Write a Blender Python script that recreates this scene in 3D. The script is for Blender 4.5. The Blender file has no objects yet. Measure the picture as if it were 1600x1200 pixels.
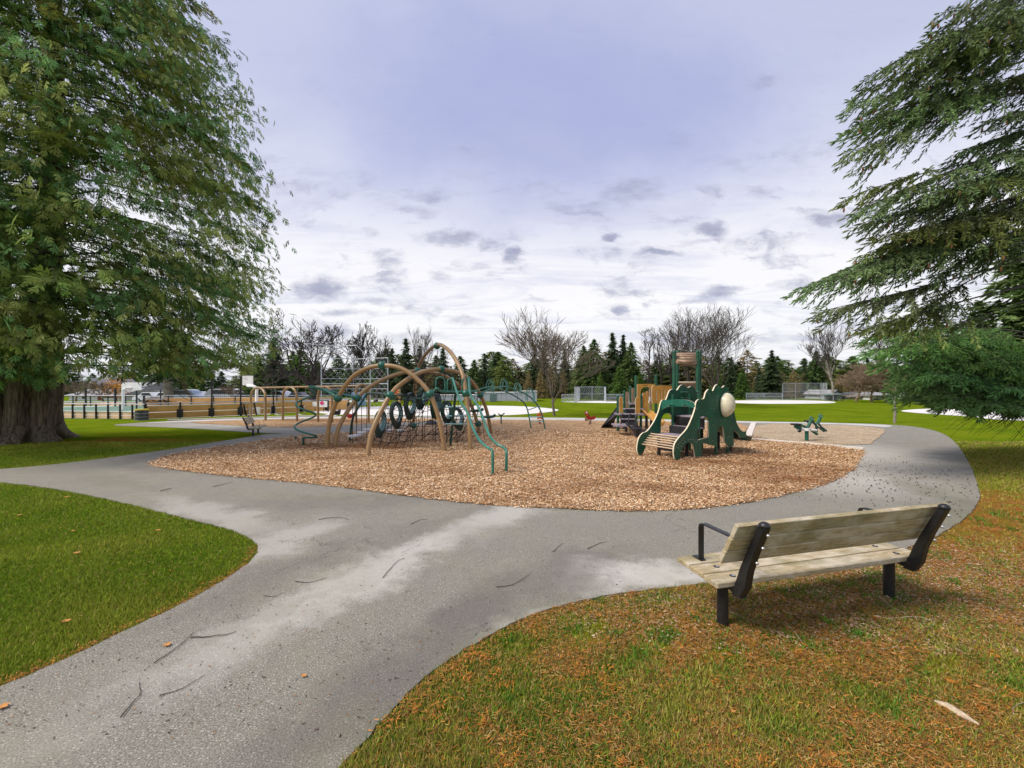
import bpy, math, random
import numpy as np
from mathutils import Vector, Matrix
from mathutils.geometry import tessellate_polygon
random.seed(7); RNG = np.random.default_rng(11)
PI = math.pi
SC = bpy.context.scene; COL = SC.collection

# ------------------------------------------------------------------ camera, sky, sun
F, HY, CH = 640.0, 606.0, 2.1            # focal length (photo pixels), horizon row, eye height
cam = bpy.data.objects.new('camera', bpy.data.cameras.new('camera')); COL.objects.link(cam)
cam.location = (0, 0, CH); cam.rotation_euler = (PI/2, 0, 0)
cam.data.sensor_width = 36; cam.data.lens = 36*F/1600; cam.data.shift_y = (HY-600)/1600
cam.data.clip_start = 0.05; cam.data.clip_end = 3000
SC.camera = cam
SC.view_settings.view_transform = 'Standard'; SC.view_settings.look = 'None'
SC.view_settings.exposure = 1.48; SC.view_settings.gamma = 1.0
SC.cycles.max_bounces = 7; SC.cycles.diffuse_bounces = 5; SC.cycles.glossy_bounces = 2
SC.cycles.transparent_max_bounces = 8
try: SC.cycles.denoising_prefilter = 'ACCURATE'
except Exception: pass
SUN_EL, SUN_AZ = math.radians(50), math.radians(-108)    # azimuth from +Y, negative = left

class NT:
    """tiny node builder"""
    def __init__(s, tree): s.t = tree; s.n = tree.nodes; s.l = tree.links
    def new(s, typ, **kw):
        n = s.n.new(typ)
        for k, v in kw.items(): setattr(n, k, v)
        return n
    def put(s, sock, v):
        if v is None: return
        if hasattr(v, 'is_linked') or isinstance(v, bpy.types.NodeSocket): s.l.new(v, sock)
        else:
            if sock.type == 'RGBA' and len(v) == 3: v = (*v, 1)
            sock.default_value = v
    def math(s, op, a, b=None, c=None, clamp=False):
        n = s.new('ShaderNodeMath', operation=op, use_clamp=clamp)
        s.put(n.inputs[0], a)
        if b is not None: s.put(n.inputs[1], b)
        if c is not None: s.put(n.inputs[2], c)
        return n.outputs[0]
    def vmath(s, op, a, b=None):
        n = s.new('ShaderNodeVectorMath', operation=op)
        s.put(n.inputs[0], a)
        if b is not None: s.put(n.inputs[1], b)
        return n.outputs['Value'] if op in ('LENGTH', 'DOT_PRODUCT') else n.outputs[0]
    def noise(s, vec, scale, detail=4, rough=0.55, dist=0.0, color=False):
        n = s.new('ShaderNodeTexNoise'); s.put(n.inputs['Vector'], vec)
        n.inputs['Scale'].default_value = scale; n.inputs['Detail'].default_value = detail
        n.inputs['Roughness'].default_value = rough; n.inputs['Distortion'].default_value = dist
        return n.outputs['Color'] if color else n.outputs[0]
    def voro(s, vec, scale, feature='F1', color=False, rnd=1.0):
        n = s.new('ShaderNodeTexVoronoi', feature=feature); s.put(n.inputs['Vector'], vec)
        n.inputs['Scale'].default_value = scale; n.inputs['Randomness'].default_value = rnd
        return n.outputs['Color'] if color else n.outputs['Distance']
    def ramp(s, fac, stops, interp='LINEAR'):
        n = s.new('ShaderNodeValToRGB'); s.put(n.inputs[0], fac); e = n.color_ramp.elements
        n.color_ramp.interpolation = interp
        while len(e) < len(stops): e.new(0.5)
        for el, (p, c) in zip(e, stops):
            el.position = p; el.color = (c, c, c, 1) if isinstance(c, (int, float)) else (*c, 1)
        return n.outputs[0]
    def smooth(s, v, lo, hi, a=0.0, b=1.0):
        n = s.new('ShaderNodeMapRange', interpolation_type='SMOOTHSTEP'); s.put(n.inputs[0], v)
        for i, x in enumerate((lo, hi, a, b)): n.inputs[i+1].default_value = x
        return n.outputs[0]
    def mix(s, fac, a, b, blend='MIX'):
        n = s.new('ShaderNodeMix', data_type='RGBA', blend_type=blend)
        s.put(n.inputs[0], fac); s.put(n.inputs[6], a); s.put(n.inputs[7], b)
        return n.outputs[2]
    def scale(s, vec, xyz, rot=0.0):
        n = s.new('ShaderNodeMapping'); s.put(n.inputs[0], vec); n.inputs['Scale'].default_value = xyz
        n.inputs['Rotation'].default_value = (0, 0, rot)
        return n.outputs[0]
    def blobs(s, vec, lst, soft=0.6):
        """max of soft ellipses (x, y, rx, ry, rot, strength) in the xy plane of vec"""
        out = None
        for (x, y, rx, ry, rot, st) in lst:
            d = s.vmath('SUBTRACT', vec, (x, y, 0.0))
            n = s.new('ShaderNodeMapping', vector_type='TEXTURE'); s.put(n.inputs[0], d)
            n.inputs['Rotation'].default_value = (0, 0, rot); n.inputs['Scale'].default_value = (rx, ry, 1e6)
            v = s.smooth(s.vmath('LENGTH', n.outputs[0]), 1.0, 1.0-soft, 0.0, st)
            out = v if out is None else s.math('MAXIMUM', out, v)
        return out

# ---- world: Nishita sky seen through a broken overcast
W = bpy.data.worlds.new('World'); SC.world = W; W.use_nodes = True
t = NT(W.node_tree); t.n.clear()
sky = t.new('ShaderNodeTexSky', sky_type='NISHITA', sun_disc=False, sun_elevation=SUN_EL, sun_rotation=SUN_AZ)
tc = t.new('ShaderNodeTexCoord').outputs['Generated']
sx = t.new('ShaderNodeSeparateXYZ'); t.put(sx.inputs[0], tc)
elev = t.math('MAXIMUM', sx.outputs[2], 0.0)
den = t.math('ADD', elev, 0.10)
cx = t.math('DIVIDE', sx.outputs[0], den); cy = t.math('DIVIDE', sx.outputs[1], den)
cv = t.new('ShaderNodeCombineXYZ'); t.put(cv.inputs[0], cx); t.put(cv.inputs[1], cy)
plane = cv.outputs[0]                                              # cloud deck overhead
# high thin veil: near white low down, lavender blue higher up
base = t.ramp(elev, [(0.0, (0.70, 0.74, 0.86)), (0.05, (0.84, 0.845, 0.88)), (0.18, (0.90, 0.90, 0.92)), (0.29, (0.86, 0.86, 0.91)), (0.42, (0.62, 0.65, 0.81)), (0.54, (0.51, 0.55, 0.74)), (0.8, (0.50, 0.54, 0.74))])
yy0 = t.math('MAXIMUM', sx.outputs[1], 0.05)
c0 = t.new('ShaderNodeCombineXYZ'); t.put(c0.inputs[0], t.math('DIVIDE', sx.outputs[0], yy0)); t.put(c0.inputs[1], t.math('DIVIDE', sx.outputs[2], yy0))
c0j = t.vmath('ADD', c0.outputs[0], t.vmath('MULTIPLY', t.vmath('SUBTRACT', t.noise(c0.outputs[0], 2.2, 6, 0.6, color=True), (0.5, 0.5, 0.5)), (0.8, 0.5, 0)))
base = t.mix(t.math('MULTIPLY', t.blobs(c0j, [(0.05, 0.70, 0.80, 0.42, -0.05, 1.0)], 0.8), 0.85), base, (0.37, 0.41, 0.68))
veil = t.noise(t.scale(plane, (0.35, 0.22, 1.0), 0.3), 1.3, 5, 0.5, 0.4)
base = t.mix(t.smooth(veil, 0.50, 0.78, 0, .5), base, (0.80, 0.79, 0.88))
wisps = t.noise(t.scale(plane, (0.5, 1.4, 1.0), 0.25), 1.6, 7, 0.6, 0.8)
base = t.mix(t.math('MULTIPLY', t.smooth(wisps, 0.46, 0.68), 0.42), base, (0.47, 0.50, 0.70))
# small darker cumulus: direction plane (x/y, z/y) ahead
yy = t.math('MAXIMUM', sx.outputs[1], 0.05)
c2 = t.new('ShaderNodeCombineXYZ'); t.put(c2.inputs[0], t.math('DIVIDE', sx.outputs[0], yy)); t.put(c2.inputs[1], t.math('DIVIDE', sx.outputs[2], yy))
jit = t.vmath('MULTIPLY', t.vmath('SUBTRACT', t.noise(t.scale(c2.outputs[0], (0.6, 1.1, 1)), 9, 6, 0.68, color=True), (0.5, 0.5, 0.5)), (0.14, 0.085, 0))
cpos = t.vmath('ADD', c2.outputs[0], jit)
CL = [(500, 447, 48, 20, .9), (540, 488, 58, 9, .5), (600, 312, 30, 14, .35), (660, 305, 48, 13, .5), (645, 325, 34, 9, .45), (612, 405, 30, 14, .6), (610, 437, 32, 11, .7),
      (600, 390, 20, 8, .5), (705, 370, 50, 15, .75), (770, 382, 30, 8, .6), (802, 396, 24, 11, .85), (745, 410, 28, 7, .4), (690, 430, 24, 10, .45), (725, 500, 36, 10, .5),
      (990, 298, 62, 26, .55), (930, 318, 30, 12, .4), (850, 290, 40, 18, .35), (1105, 354, 34, 13, .8), (1085, 370, 34, 6, .4), (960, 366, 20, 8, .8), (1025, 395, 36, 8, .8), (965, 392, 26, 10, .5),
      (1122, 460, 44, 13, .8), (1090, 472, 44, 6, .5), (964, 482, 22, 10, .9), (1012, 472, 9, 4, .6), (1300, 342, 46, 15, .75), (1200, 124, 32, 16, .35), (735, 235, 34, 12, .25), (1060, 215, 36, 14, .25),
      (470, 540, 70, 8, .5), (640, 530, 80, 8, .4), (1220, 532, 90, 9, .45), (830, 470, 20, 5, .3), (580, 360, 26, 8, .35), (575, 470, 36, 7, .5)]
cl = t.blobs(cpos, [((x-800)/F, (HY-y)/F, rx*1.35/F, ry*1.45/F, 0.0, s) for x, y, rx, ry, s in CL], 0.85)
fine = t.noise(t.scale(c2.outputs[0], (0.6, 1.4, 1)), 26, 5, 0.6)
cl = t.smooth(t.math('ADD', cl, t.math('MULTIPLY', t.math('SUBTRACT', fine, 0.5), 1.1)), 0.02, 1.0)
c3 = t.smooth(t.noise(t.scale(cpos, (0.8, 2.0, 1)), 6.5, 6, 0.62), 0.51, 0.70, 0, 0.75)
cl = t.math('MAXIMUM', cl, t.math('MULTIPLY', c3, t.math('MULTIPLY', t.smooth(elev, 0.04, 0.12), t.smooth(elev, 0.50, 0.36))))
cl = t.math('MULTIPLY', cl, t.smooth(sx.outputs[1], 0.05, 0.3))
base = t.mix(t.math('MULTIPLY', cl, 0.92), base, (0.31, 0.325, 0.46))
streak = t.noise(t.scale(c2.outputs[0], (0.7, 6.0, 1)), 5, 5, 0.55)
base = t.mix(t.math('MULTIPLY', t.math('MULTIPLY', t.smooth(streak, 0.46, 0.66), t.smooth(elev, 0.20, 0.04)), 0.35), base, (0.46, 0.49, 0.63))
over = t.vmath('MULTIPLY', base, (8.5, 8.35, 8.2))                   # against background strength 0.05
mixs = t.mix(0.90, sky.outputs[0], over)
bg = t.new('ShaderNodeBackground'); t.put(bg.inputs[0], mixs); bg.inputs[1].default_value = 0.05
wo = t.new('ShaderNodeOutputWorld'); t.l.new(bg.outputs[0], wo.inputs[0])

sun = bpy.data.objects.new('sun', bpy.data.lights.new('sun', 'SUN')); COL.objects.link(sun)
sun.data.energy = 1.5; sun.data.angle = math.radians(16); sun.data.color = (1.0, 0.91, 0.78)
sd = Vector((math.sin(SUN_AZ)*math.cos(SUN_EL), math.cos(SUN_AZ)*math.cos(SUN_EL), math.sin(SUN_EL)))
sun.rotation_euler = sd.to_track_quat('Z', 'Y').to_euler()

# ------------------------------------------------------------------ geometry helpers
def P(px, py, h=0.0):
    """point at height h whose ray passes the photo's pixel (px, py)"""
    y = F*(CH-h)/(py-HY); return Vector(((px-800)/F*y, y, h))
def Q(px, py, y):
    return Vector(((px-800)/F*y, y, CH-(py-HY)/F*y))
def onplane(px, py, A, B):
    """where the ray meets the vertical plane through ground points A and B -> (s along AB, height)"""
    dx = (px-800)/F; ux, uy = B.x-A.x, B.y-A.y; L = math.hypot(ux, uy); ux /= L; uy /= L
    tt = (A.x*uy-A.y*ux)/(dx*uy-ux); s = (dx*tt-A.x)*ux+(tt-A.y)*uy
    return s, CH-(py-HY)/F*tt
def pl(px, py, A, B):
    s, h = onplane(px, py, A, B); d = Vector((B.x-A.x, B.y-A.y, 0)).normalized()
    return Vector((A.x, A.y, 0))+d*s+Vector((0, 0, h))

ORI = {}
def link(o): COL.objects.link(o); return o
def tag(o, label=None, cat=None, group=None, kind=None):
    if label: o['label'] = label
    if cat: o['category'] = cat
    if group: o['group'] = group
    if kind: o['kind'] = kind
    return o
def thing(name, label, cat, loc=(0, 0, 0), group=None):
    o = link(bpy.data.objects.new(name, None)); o.location = loc; o.empty_display_size = 0.2
    ORI[o.name] = Vector(loc); return tag(o, label, cat, group)
def origin(parent): return ORI.get(parent.name, Vector((0, 0, 0))) if parent else Vector((0, 0, 0))
def copy_tree(o, parent=None):
    c = o.copy(); COL.objects.link(c); c.parent = parent
    for k in [x for x in o.children]: copy_tree(k, c)
    return c

class MB:
    def __init__(s): s.v = []; s.f = []; s.m = []; s.sm = []
    def add(s, vs, fs, mi=0, smooth=False):
        b = len(s.v); s.v += [tuple(x) for x in vs]
        for f in fs: s.f.append(tuple(i+b for i in f)); s.m.append(mi); s.sm.append(smooth)
    def box(s, a, b, mi=0, M=None):
        x0, y0, z0 = a; x1, y1, z1 = b
        vs = [Vector(p) for p in ((x0,y0,z0),(x1,y0,z0),(x1,y1,z0),(x0,y1,z0),(x0,y0,z1),(x1,y0,z1),(x1,y1,z1),(x0,y1,z1))]
        if M is not None: vs = [M @ p for p in vs]
        s.add(vs, [(0,3,2,1),(4,5,6,7),(0,1,5,4),(1,2,6,5),(2,3,7,6),(3,0,4,7)], mi)
    def beam(s, p, q, w, h, mi=0, up=Vector((0, 0, 1))):
        """rectangular bar from p to q, w wide, h high about its axis"""
        p, q = Vector(p), Vector(q); d = (q-p).normalized(); side = d.cross(up)
        side = side.normalized() if side.length > 1e-5 else Vector((1, 0, 0)); u = side.cross(d)
        vs = []
        for c in (p, q):
            for a, b in ((-1,-1),(1,-1),(1,1),(-1,1)): vs.append(c+side*a*w/2+u*b*h/2)
        s.add(vs, [(0,1,2,3),(7,6,5,4),(0,4,5,1),(1,5,6,2),(2,6,7,3),(3,7,4,0)], mi)
    def tube(s, pts, r, n=8, mi=0, cap=True, smooth=True):
        pts = [Vector(p) for p in pts]; rs = r if isinstance(r, (list, tuple)) else [r]*len(pts)
        prev = None; vs = []; K = len(pts)
        for i, p in enumerate(pts):
            d = (pts[min(i+1, K-1)]-pts[max(i-1, 0)])
            d = d.normalized() if d.length > 1e-9 else Vector((0, 0, 1))
            if prev is None: a = d.orthogonal().normalized()
            else:
                a = prev-d*prev.dot(d); a = a.normalized() if a.length > 1e-6 else d.orthogonal().normalized()
            prev = a; b = d.cross(a)
            for k in range(n): vs.append(p+(a*math.cos(2*PI*k/n)+b*math.sin(2*PI*k/n))*rs[i])
        fs = [(i*n+k, i*n+(k+1)%n, (i+1)*n+(k+1)%n, (i+1)*n+k) for i in range(K-1) for k in range(n)]
        s.add(vs, fs, mi, smooth)
        if cap: s.add([vs[k] for k in range(n)], [tuple(range(n-1, -1, -1))], mi); s.add(vs[-n:], [tuple(range(n))], mi)
    def ball(s, c, r, n=12, m=8, mi=0, sz=1.0):
        c = Vector(c); vs = []
        for j in range(m+1):
            ph = PI*j/m
            for k in range(n): vs.append(c+Vector((r*math.sin(ph)*math.cos(2*PI*k/n), r*math.sin(ph)*math.sin(2*PI*k/n), r*sz*math.cos(ph))))
        s.add(vs, [(j*n+k, (j+1)*n+k, (j+1)*n+(k+1)%n, j*n+(k+1)%n) for j in range(m) for k in range(n)], mi, True)
    def disc(s, c, r, h, n=16, mi=0, ax=Vector((0, 0, 1))):
        s.tube([Vector(c)-ax*h/2, Vector(c)+ax*h/2], r, n, mi, True, False)
    def build(s, name, mats, parent=None, bevel=0, org=None):
        me = bpy.data.meshes.new(name); o0 = origin(parent) if org is None else Vector(org)
        me.from_pydata([(x-o0.x, y-o0.y, z-o0.z) for x, y, z in s.v], [], s.f)
        for m in (mats if isinstance(mats, (list, tuple)) else [mats]): me.materials.append(m)
        me.polygons.foreach_set('material_index', s.m); me.polygons.foreach_set('use_smooth', s.sm); me.update()
        o = link(bpy.data.objects.new(name, me))
        if parent: o.parent = parent; ORI[o.name] = o0
        else: o.location = o0; ORI[o.name] = o0
        if bevel:
            b = o.modifiers.new('bevel', 'BEVEL'); b.width = bevel; b.segments = 2; b.limit_method = 'ANGLE'; b.angle_limit = 0.7
        return o

def soup(name, V, mat, tint=None, parent=None, org=None, kind=None):
    """triangle soup from a float array (n,3,3); tint (n,3) goes to a face colour attribute"""
    V = np.asarray(V, dtype=np.float32).reshape(-1, 3, 3); n = len(V)
    o0 = origin(parent) if org is None else Vector(org)
    V = V-np.array(o0, dtype=np.float32)
    me = bpy.data.meshes.new(name); me.vertices.add(n*3); me.loops.add(n*3); me.polygons.add(n)
    me.vertices.foreach_set('co', V.reshape(-1)); me.loops.foreach_set('vertex_index', np.arange(n*3, dtype=np.int32))
    me.polygons.foreach_set('loop_start', np.arange(0, n*3, 3, dtype=np.int32))
    try: me.polygons.foreach_set('loop_total', np.full(n, 3, dtype=np.int32))
    except Exception: pass
    if tint is not None:
        a = me.attributes.new('tint', 'FLOAT_COLOR', 'FACE')
        a.data.foreach_set('color', np.concatenate([tint, np.ones((n, 1))], 1).astype(np.float32).reshape(-1))
    me.materials.append(mat); me.update(calc_edges=True)
    o = link(bpy.data.objects.new(name, me))
    if parent: o.parent = parent
    else: o.location = o0
    ORI[o.name] = o0
    if kind: o['kind'] = kind
    return o

def chaikin(pts, it=2):
    for _ in range(it):
        out = []
        for i in range(len(pts)):
            a, b = pts[i], pts[(i+1) % len(pts)]
            out += [a*0.75+b*0.25, a*0.25+b*0.75]
        pts = out
    return pts
def sheet(name, poly, z, mat, kind='structure', thick=0.0, smooth=2, jit=0.0):
    pts = [Vector((p.x, p.y, 0)) for p in poly]
    if smooth: pts = chaikin(pts, smooth)
    if jit:
        out = []
        for i in range(len(pts)):
            a, b = pts[i], pts[(i+1) % len(pts)]; L = (b-a).length; d = a.length
            k = max(1, min(60, int(L/max(0.05, d*0.012))))
            for j in range(k):
                p = a.lerp(b, j/k); out.append(p+Vector((random.uniform(-jit, jit), random.uniform(-jit, jit), 0)))
        pts = out
    tris = tessellate_polygon([pts]); n = len(pts)
    m = MB(); m.add([(p.x, p.y, z) for p in pts], [tuple(t) for t in tris])
    for i, f in enumerate(m.f):
        a, b, c = (Vector(m.v[j]) for j in f)
        if (b-a).cross(c-a).z < 0: m.f[i] = (f[0], f[2], f[1])
    if thick:
        vs = [(p.x, p.y, z) for p in pts]+[(p.x, p.y, z-thick) for p in pts]
        m.add(vs, [(i, (i+1) % n, n+(i+1) % n, n+i) for i in range(n)])
    o = m.build(name, mat); tag(o, kind=kind); return o, [(p.x, p.y) for p in pts]
def inpoly(x, y, poly):
    px = np.array([p[0] for p in poly]); py = np.array([p[1] for p in poly]); c = np.zeros(len(x), bool)
    j = len(px)-1
    for i in range(len(px)):
        if py[i] != py[j]:
            k = ((py[i] > y) != (py[j] > y)) & (x < (px[j]-px[i])*(y-py[i])/(py[j]-py[i])+px[i]); c ^= k
        j = i
    return c

# ------------------------------------------------------------------ materials
def mat(name):
    m = bpy.data.materials.new(name); m.use_nodes = True; t = NT(m.node_tree)
    b = t.n['Principled BSDF']; co = t.new('ShaderNodeTexCoord').outputs['Object']
    t.b = b; t.co = co; return m, t
def bump(t, h, dist, strength=1.0):
    n = t.new('ShaderNodeBump'); n.inputs['Distance'].default_value = dist; n.inputs['Strength'].default_value = strength
    t.put(n.inputs['Height'], h); t.l.new(n.outputs[0], t.b.inputs['Normal'])
def simple(name, col, rough=0.5, var=0.15, scale=6.0, metal=0.0, bmp=0.0, spec=0.5, dirt=None):
    m, t = mat(name); n = t.noise(t.co, scale, 5, 0.6)
    lo = tuple(c*(1-var) for c in col); hi = tuple(min(1, c*(1+var)) for c in col)
    c = t.mix(t.smooth(n, 0.3, 0.7), lo, hi)
    if dirt: c = t.mix(t.smooth(t.noise(t.co, scale*0.6, 6, 0.65), 0.5, 0.72, 0, 0.6), c, dirt)
    t.put(t.b.inputs['Base Color'], c); t.b.inputs['Metallic'].default_value = metal
    t.put(t.b.inputs['Roughness'], t.smooth(t.noise(t.co, scale*3, 4), 0.3, 0.7, max(0.05, rough-0.1), min(1, rough+0.1)))
    t.b.inputs['Specular IOR Level'].default_value = spec
    if bmp: bump(t, t.noise(t.co, scale*10, 4), bmp)
    return m
def tinted(name, rough=0.6, trans=0.0, vary=True):
    m, t = mat(name); a = t.new('ShaderNodeAttribute', attribute_name='tint').outputs['Color']
    if vary:
        r = t.new('ShaderNodeObjectInfo').outputs['Random']
        a = t.mix(1.0, a, t.ramp(r, [(0, (0.78, 0.82, 0.8)), (1, (1.2, 1.12, 1.05))]), 'MULTIPLY')
    t.put(t.b.inputs['Base Color'], a); t.b.inputs['Roughness'].default_value = rough
    t.b.inputs['Specular IOR Level'].default_value = 0.08
    if trans:
        o = t.n['Material Output']; tr = t.new('ShaderNodeBsdfTranslucent'); t.put(tr.inputs[0], a)
        mx = t.new('ShaderNodeMixShader'); mx.inputs[0].default_value = trans
        t.l.new(t.b.outputs[0], mx.inputs[1]); t.l.new(tr.outputs[0], mx.inputs[2]); t.l.new(mx.outputs[0], o.inputs[0])
    return m

M = {}
# lawn: green with needle litter and bare soil in places
m, t = mat('lawn_turf'); pos = t.co
big = t.noise(pos, 0.35, 5, 0.6); med = t.noise(pos, 2.2, 6, 0.65, 0.3); fin = t.noise(t.scale(pos, (1, 0.5, 1)), 40, 6, 0.7)
g = t.mix(t.smooth(big, 0.35, 0.65), (0.095, 0.165, 0.005), (0.16, 0.215, 0.008))
g = t.mix(t.smooth(med, 0.42, 0.68, 0, 0.45), g, (0.20, 0.235, 0.012))
g = t.mix(t.smooth(t.noise(pos, 0.8, 5, 0.65), 0.50, 0.66, 0, 0.4), g, (0.24, 0.25, 0.02))
g = t.mix(t.smooth(fin, 0.35, 0.7, 0, 0.6), g, (0.022, 0.040, 0.008))
wob = t.vmath('MULTIPLY', t.vmath('SUBTRACT', t.noise(pos, 0.9, 6, 0.7, color=True), (0.5, 0.5, 0.5)), (3.2, 3.2, 0))
wp = t.vmath('ADD', pos, wob)
lit = t.blobs(wp, [(5.8, 4.8, 4.4, 2.0, 0.15, 1.0), (8.6, 6.4, 3.6, 3.2, 0.3, 1.0), (3.6, 2.6, 4.0, 1.0, 0.0, .45), (2.0, 3.5, 2.2, .8, 0.1, .85), (-15.8, 15.6, 4.4, 1.7, 0.1, 1.0), (-11, 16.2, 3.0, .6, 0.05, .6), (13.0, 10.5, 2.6, 5.0, -0.2, .5), (-3.3, 4.5, 1.6, .35, 0.75, .6)], 0.6)
needle = t.mix(t.smooth(t.noise(t.scale(pos, (1, 0.35, 1), 0.6), 60, 5, 0.7), 0.35, 0.65), (0.10, 0.040, 0.012), (0.40, 0.165, 0.035))
needle = t.mix(t.smooth(t.noise(pos, 9, 5, 0.6), 0.5, 0.7, 0, .6), needle, (0.32, 0.20, 0.11))
lit = t.math('MULTIPLY', lit, t.smooth(t.noise(pos, 5, 6, 0.75), 0.32, 0.56))
g = t.mix(lit, g, needle)
t.put(t.b.inputs['Base Color'], g); t.b.inputs['Roughness'].default_value = 1.0; t.b.inputs['Specular IOR Level'].default_value = 0.0
bump(t, t.math('ADD', t.math('MULTIPLY', fin, 0.4), med), 0.05); M['lawn'] = m
# asphalt
m, t = mat('old_asphalt'); pos = t.co
sp = t.noise(pos, 95, 3, 0.8); vo = t.voro(pos, 60)
c = t.mix(t.smooth(sp, 0.34, 0.66), (0.09, 0.083, 0.068), (0.325, 0.306, 0.26))
c = t.mix(t.math('MULTIPLY', t.smooth(vo, 0.36, 0.20), t.smooth(t.voro(pos, 60, color=True), 0.58, 0.66)), c, (0.46, 0.44, 0.40))
wp = t.vmath('ADD', pos, t.vmath('MULTIPLY', t.vmath('SUBTRACT', t.noise(pos, 1.1, 6, 0.7, color=True), (0.5, 0.5, 0.5)), (1.6, 1.6, 0)))
light = t.blobs(wp, [(-1.6, 4.6, 3.2, .55, 1.05, .8), (0.1, 7.0, 2.4, .7, .9, .7), (-3.1, 5.5, 1.5, .6, 1.2, .55), (1.7, 4.6, 1.6, .55, .12, 1.0), (.5, 3.7, 1.2, .35, .45, .8), (-5, 6.8, 3, .5, -.5, .5), (9.5, 15, 5, 6, .3, 1.0), (7.2, 10.0, 3, 3, .4, .75), (-14.5, 24, 7, 7, 0, .7), (0, 28, 30, 3, 0, .8)], 0.8)  # pale patches; the mid-path streak is wet sheen painted into the colour
dark = t.blobs(wp, [(-0.6, 3.4, 2.6, .55, 1.0, .9), (0.6, 4.6, 1.6, .5, .6, .75), (-2.6, 4.6, 2.0, .4, 1.0, .5), (-3, 7.5, 3, .8, .1, .5), (-9, 10.5, 3, .5, -.4, .6), (4.9, 6.3, 1.2, .6, .5, .6), (-1.2, 6.2, 1.4, .5, .9, .4)], 0.8)
c = t.mix(t.math('MULTIPLY', light, 0.70), c, (0.56, 0.54, 0.50))
c = t.mix(t.math('MULTIPLY', dark, 0.62), c, (0.095, 0.083, 0.075))
moss = t.blobs(wp, [(7.4, 6.6, 1.6, 1.0, .6, .9), (8.3, 8.2, .6, 2.5, -.3, .8), (3.2, 4.5, 2.4, .18, .12, .8), (-.2, 3.3, 2.0, .25, .85, .8), (5.6, 8.3, 2.2, .5, .5, .6), (6.8, 10.5, .6, 2.5, -.1, .6), (-9, 9.2, 2.5, .5, -.5, .5), (-3.5, 7.9, 3, .3, -.05, .4), (-2.2, 3.7, 1.6, .2, .95, .4)], 0.8)
c = t.mix(t.math('MULTIPLY', moss, 0.6), c, (0.13, 0.13, 0.075))
crk = t.new('ShaderNodeTexVoronoi', feature='DISTANCE_TO_EDGE'); crk.inputs['Scale'].default_value = 0.28; t.put(crk.inputs['Vector'], t.vmath('ADD', wp, t.vmath('MULTIPLY', t.noise(pos, 5, 5, 0.7, color=True), (.25, .25, 0))))
c = t.mix(t.math('MULTIPLY', t.smooth(crk.outputs['Distance'], 0.0035, 0.0008), t.smooth(t.noise(pos, .5, 3), .5, .62)), c, (0.04, 0.035, 0.03))
c = t.mix(t.smooth(t.noise(pos, 0.8, 7, 0.75), 0.45, 0.75, 0, .45), c, (0.26, 0.26, 0.17))
t.put(t.b.inputs['Base Color'], c)
t.put(t.b.inputs['Roughness'], t.smooth(t.noise(pos, 1.5, 4), 0.3, 0.7, 0.6, 0.85)); t.b.inputs['Specular IOR Level'].default_value = 0.4
bump(t, t.math('ADD', t.math('MULTIPLY', sp, 1.0), t.math('MULTIPLY', t.noise(pos, 3, 4), 3.0)), 0.006); M['asphalt'] = m
# wood chips
def chipmat(name, cols, patches):
    m, t = mat(name); pos = t.co
    v = t.voro(t.scale(pos, (1, 0.6, 1), 0.5), 30, color=True); v2 = t.voro(t.scale(pos, (0.5, 1, 1), 0.2), 42, color=True)
    c = t.ramp(t.math('MULTIPLY', t.math('ADD', v, v2), 0.5), [(0.22, cols[0]), (0.45, cols[1]), (0.62, cols[2]), (0.80, cols[3])])
    c = t.mix(t.smooth(t.noise(pos, 1.2, 6, 0.7), 0.42, 0.68, 0, .5), c, cols[0])
    if patches:
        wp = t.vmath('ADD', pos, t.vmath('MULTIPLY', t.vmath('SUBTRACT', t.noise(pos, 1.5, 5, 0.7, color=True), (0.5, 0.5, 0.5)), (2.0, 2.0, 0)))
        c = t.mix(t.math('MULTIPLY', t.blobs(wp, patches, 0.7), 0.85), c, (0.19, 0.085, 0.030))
    t.put(t.b.inputs['Base Color'], c); t.b.inputs['Roughness'].default_value = 0.85; t.b.inputs['Specular IOR Level'].default_value = 0.2
    bump(t, t.math('ADD', t.voro(pos, 34), t.noise(pos, 3, 4)), 0.03); return m
M['chips'] = chipmat('wood_chips', [(0.17, 0.085, 0.035), (0.42, 0.24, 0.11), (0.60, 0.39, 0.21), (0.82, 0.65, 0.45)],
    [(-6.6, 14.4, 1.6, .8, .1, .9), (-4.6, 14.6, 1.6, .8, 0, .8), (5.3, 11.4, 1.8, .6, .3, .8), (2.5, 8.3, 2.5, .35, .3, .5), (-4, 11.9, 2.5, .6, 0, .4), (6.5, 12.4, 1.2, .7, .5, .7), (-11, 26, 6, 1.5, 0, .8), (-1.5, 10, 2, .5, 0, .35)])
M['pale_chips'] = chipmat('pale_wood_chips', [(0.30, 0.21, 0.125), (0.45, 0.34, 0.22), (0.55, 0.44, 0.31), (0.70, 0.60, 0.46)], None)
M['infield'] = simple('infield_grit', (0.66, 0.64, 0.62), 0.9, 0.08, 0.3)
M['court'] = simple('court_surface', (0.58, 0.58, 0.58), 0.8, 0.08, 0.3)
M['court_green'] = simple('court_green_paint', (0.10, 0.19, 0.14), 0.8, 0.1, 0.3)
M['tan_paint'] = simple('tan_painted_steel', (0.30, 0.19, 0.085), 0.38, 0.10, 3, dirt=(0.24, 0.17, 0.09))
M['green_paint'] = simple('green_painted_steel', (0.010, 0.11, 0.075), 0.33, 0.15, 4)
M['teal_paint'] = simple('faded_green_rail', (0.030, 0.155, 0.115), 0.35, 0.25, 2.5)
M['dark_green'] = simple('dark_green_steel', (0.010, 0.06, 0.045), 0.4, 0.2, 4)
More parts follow.
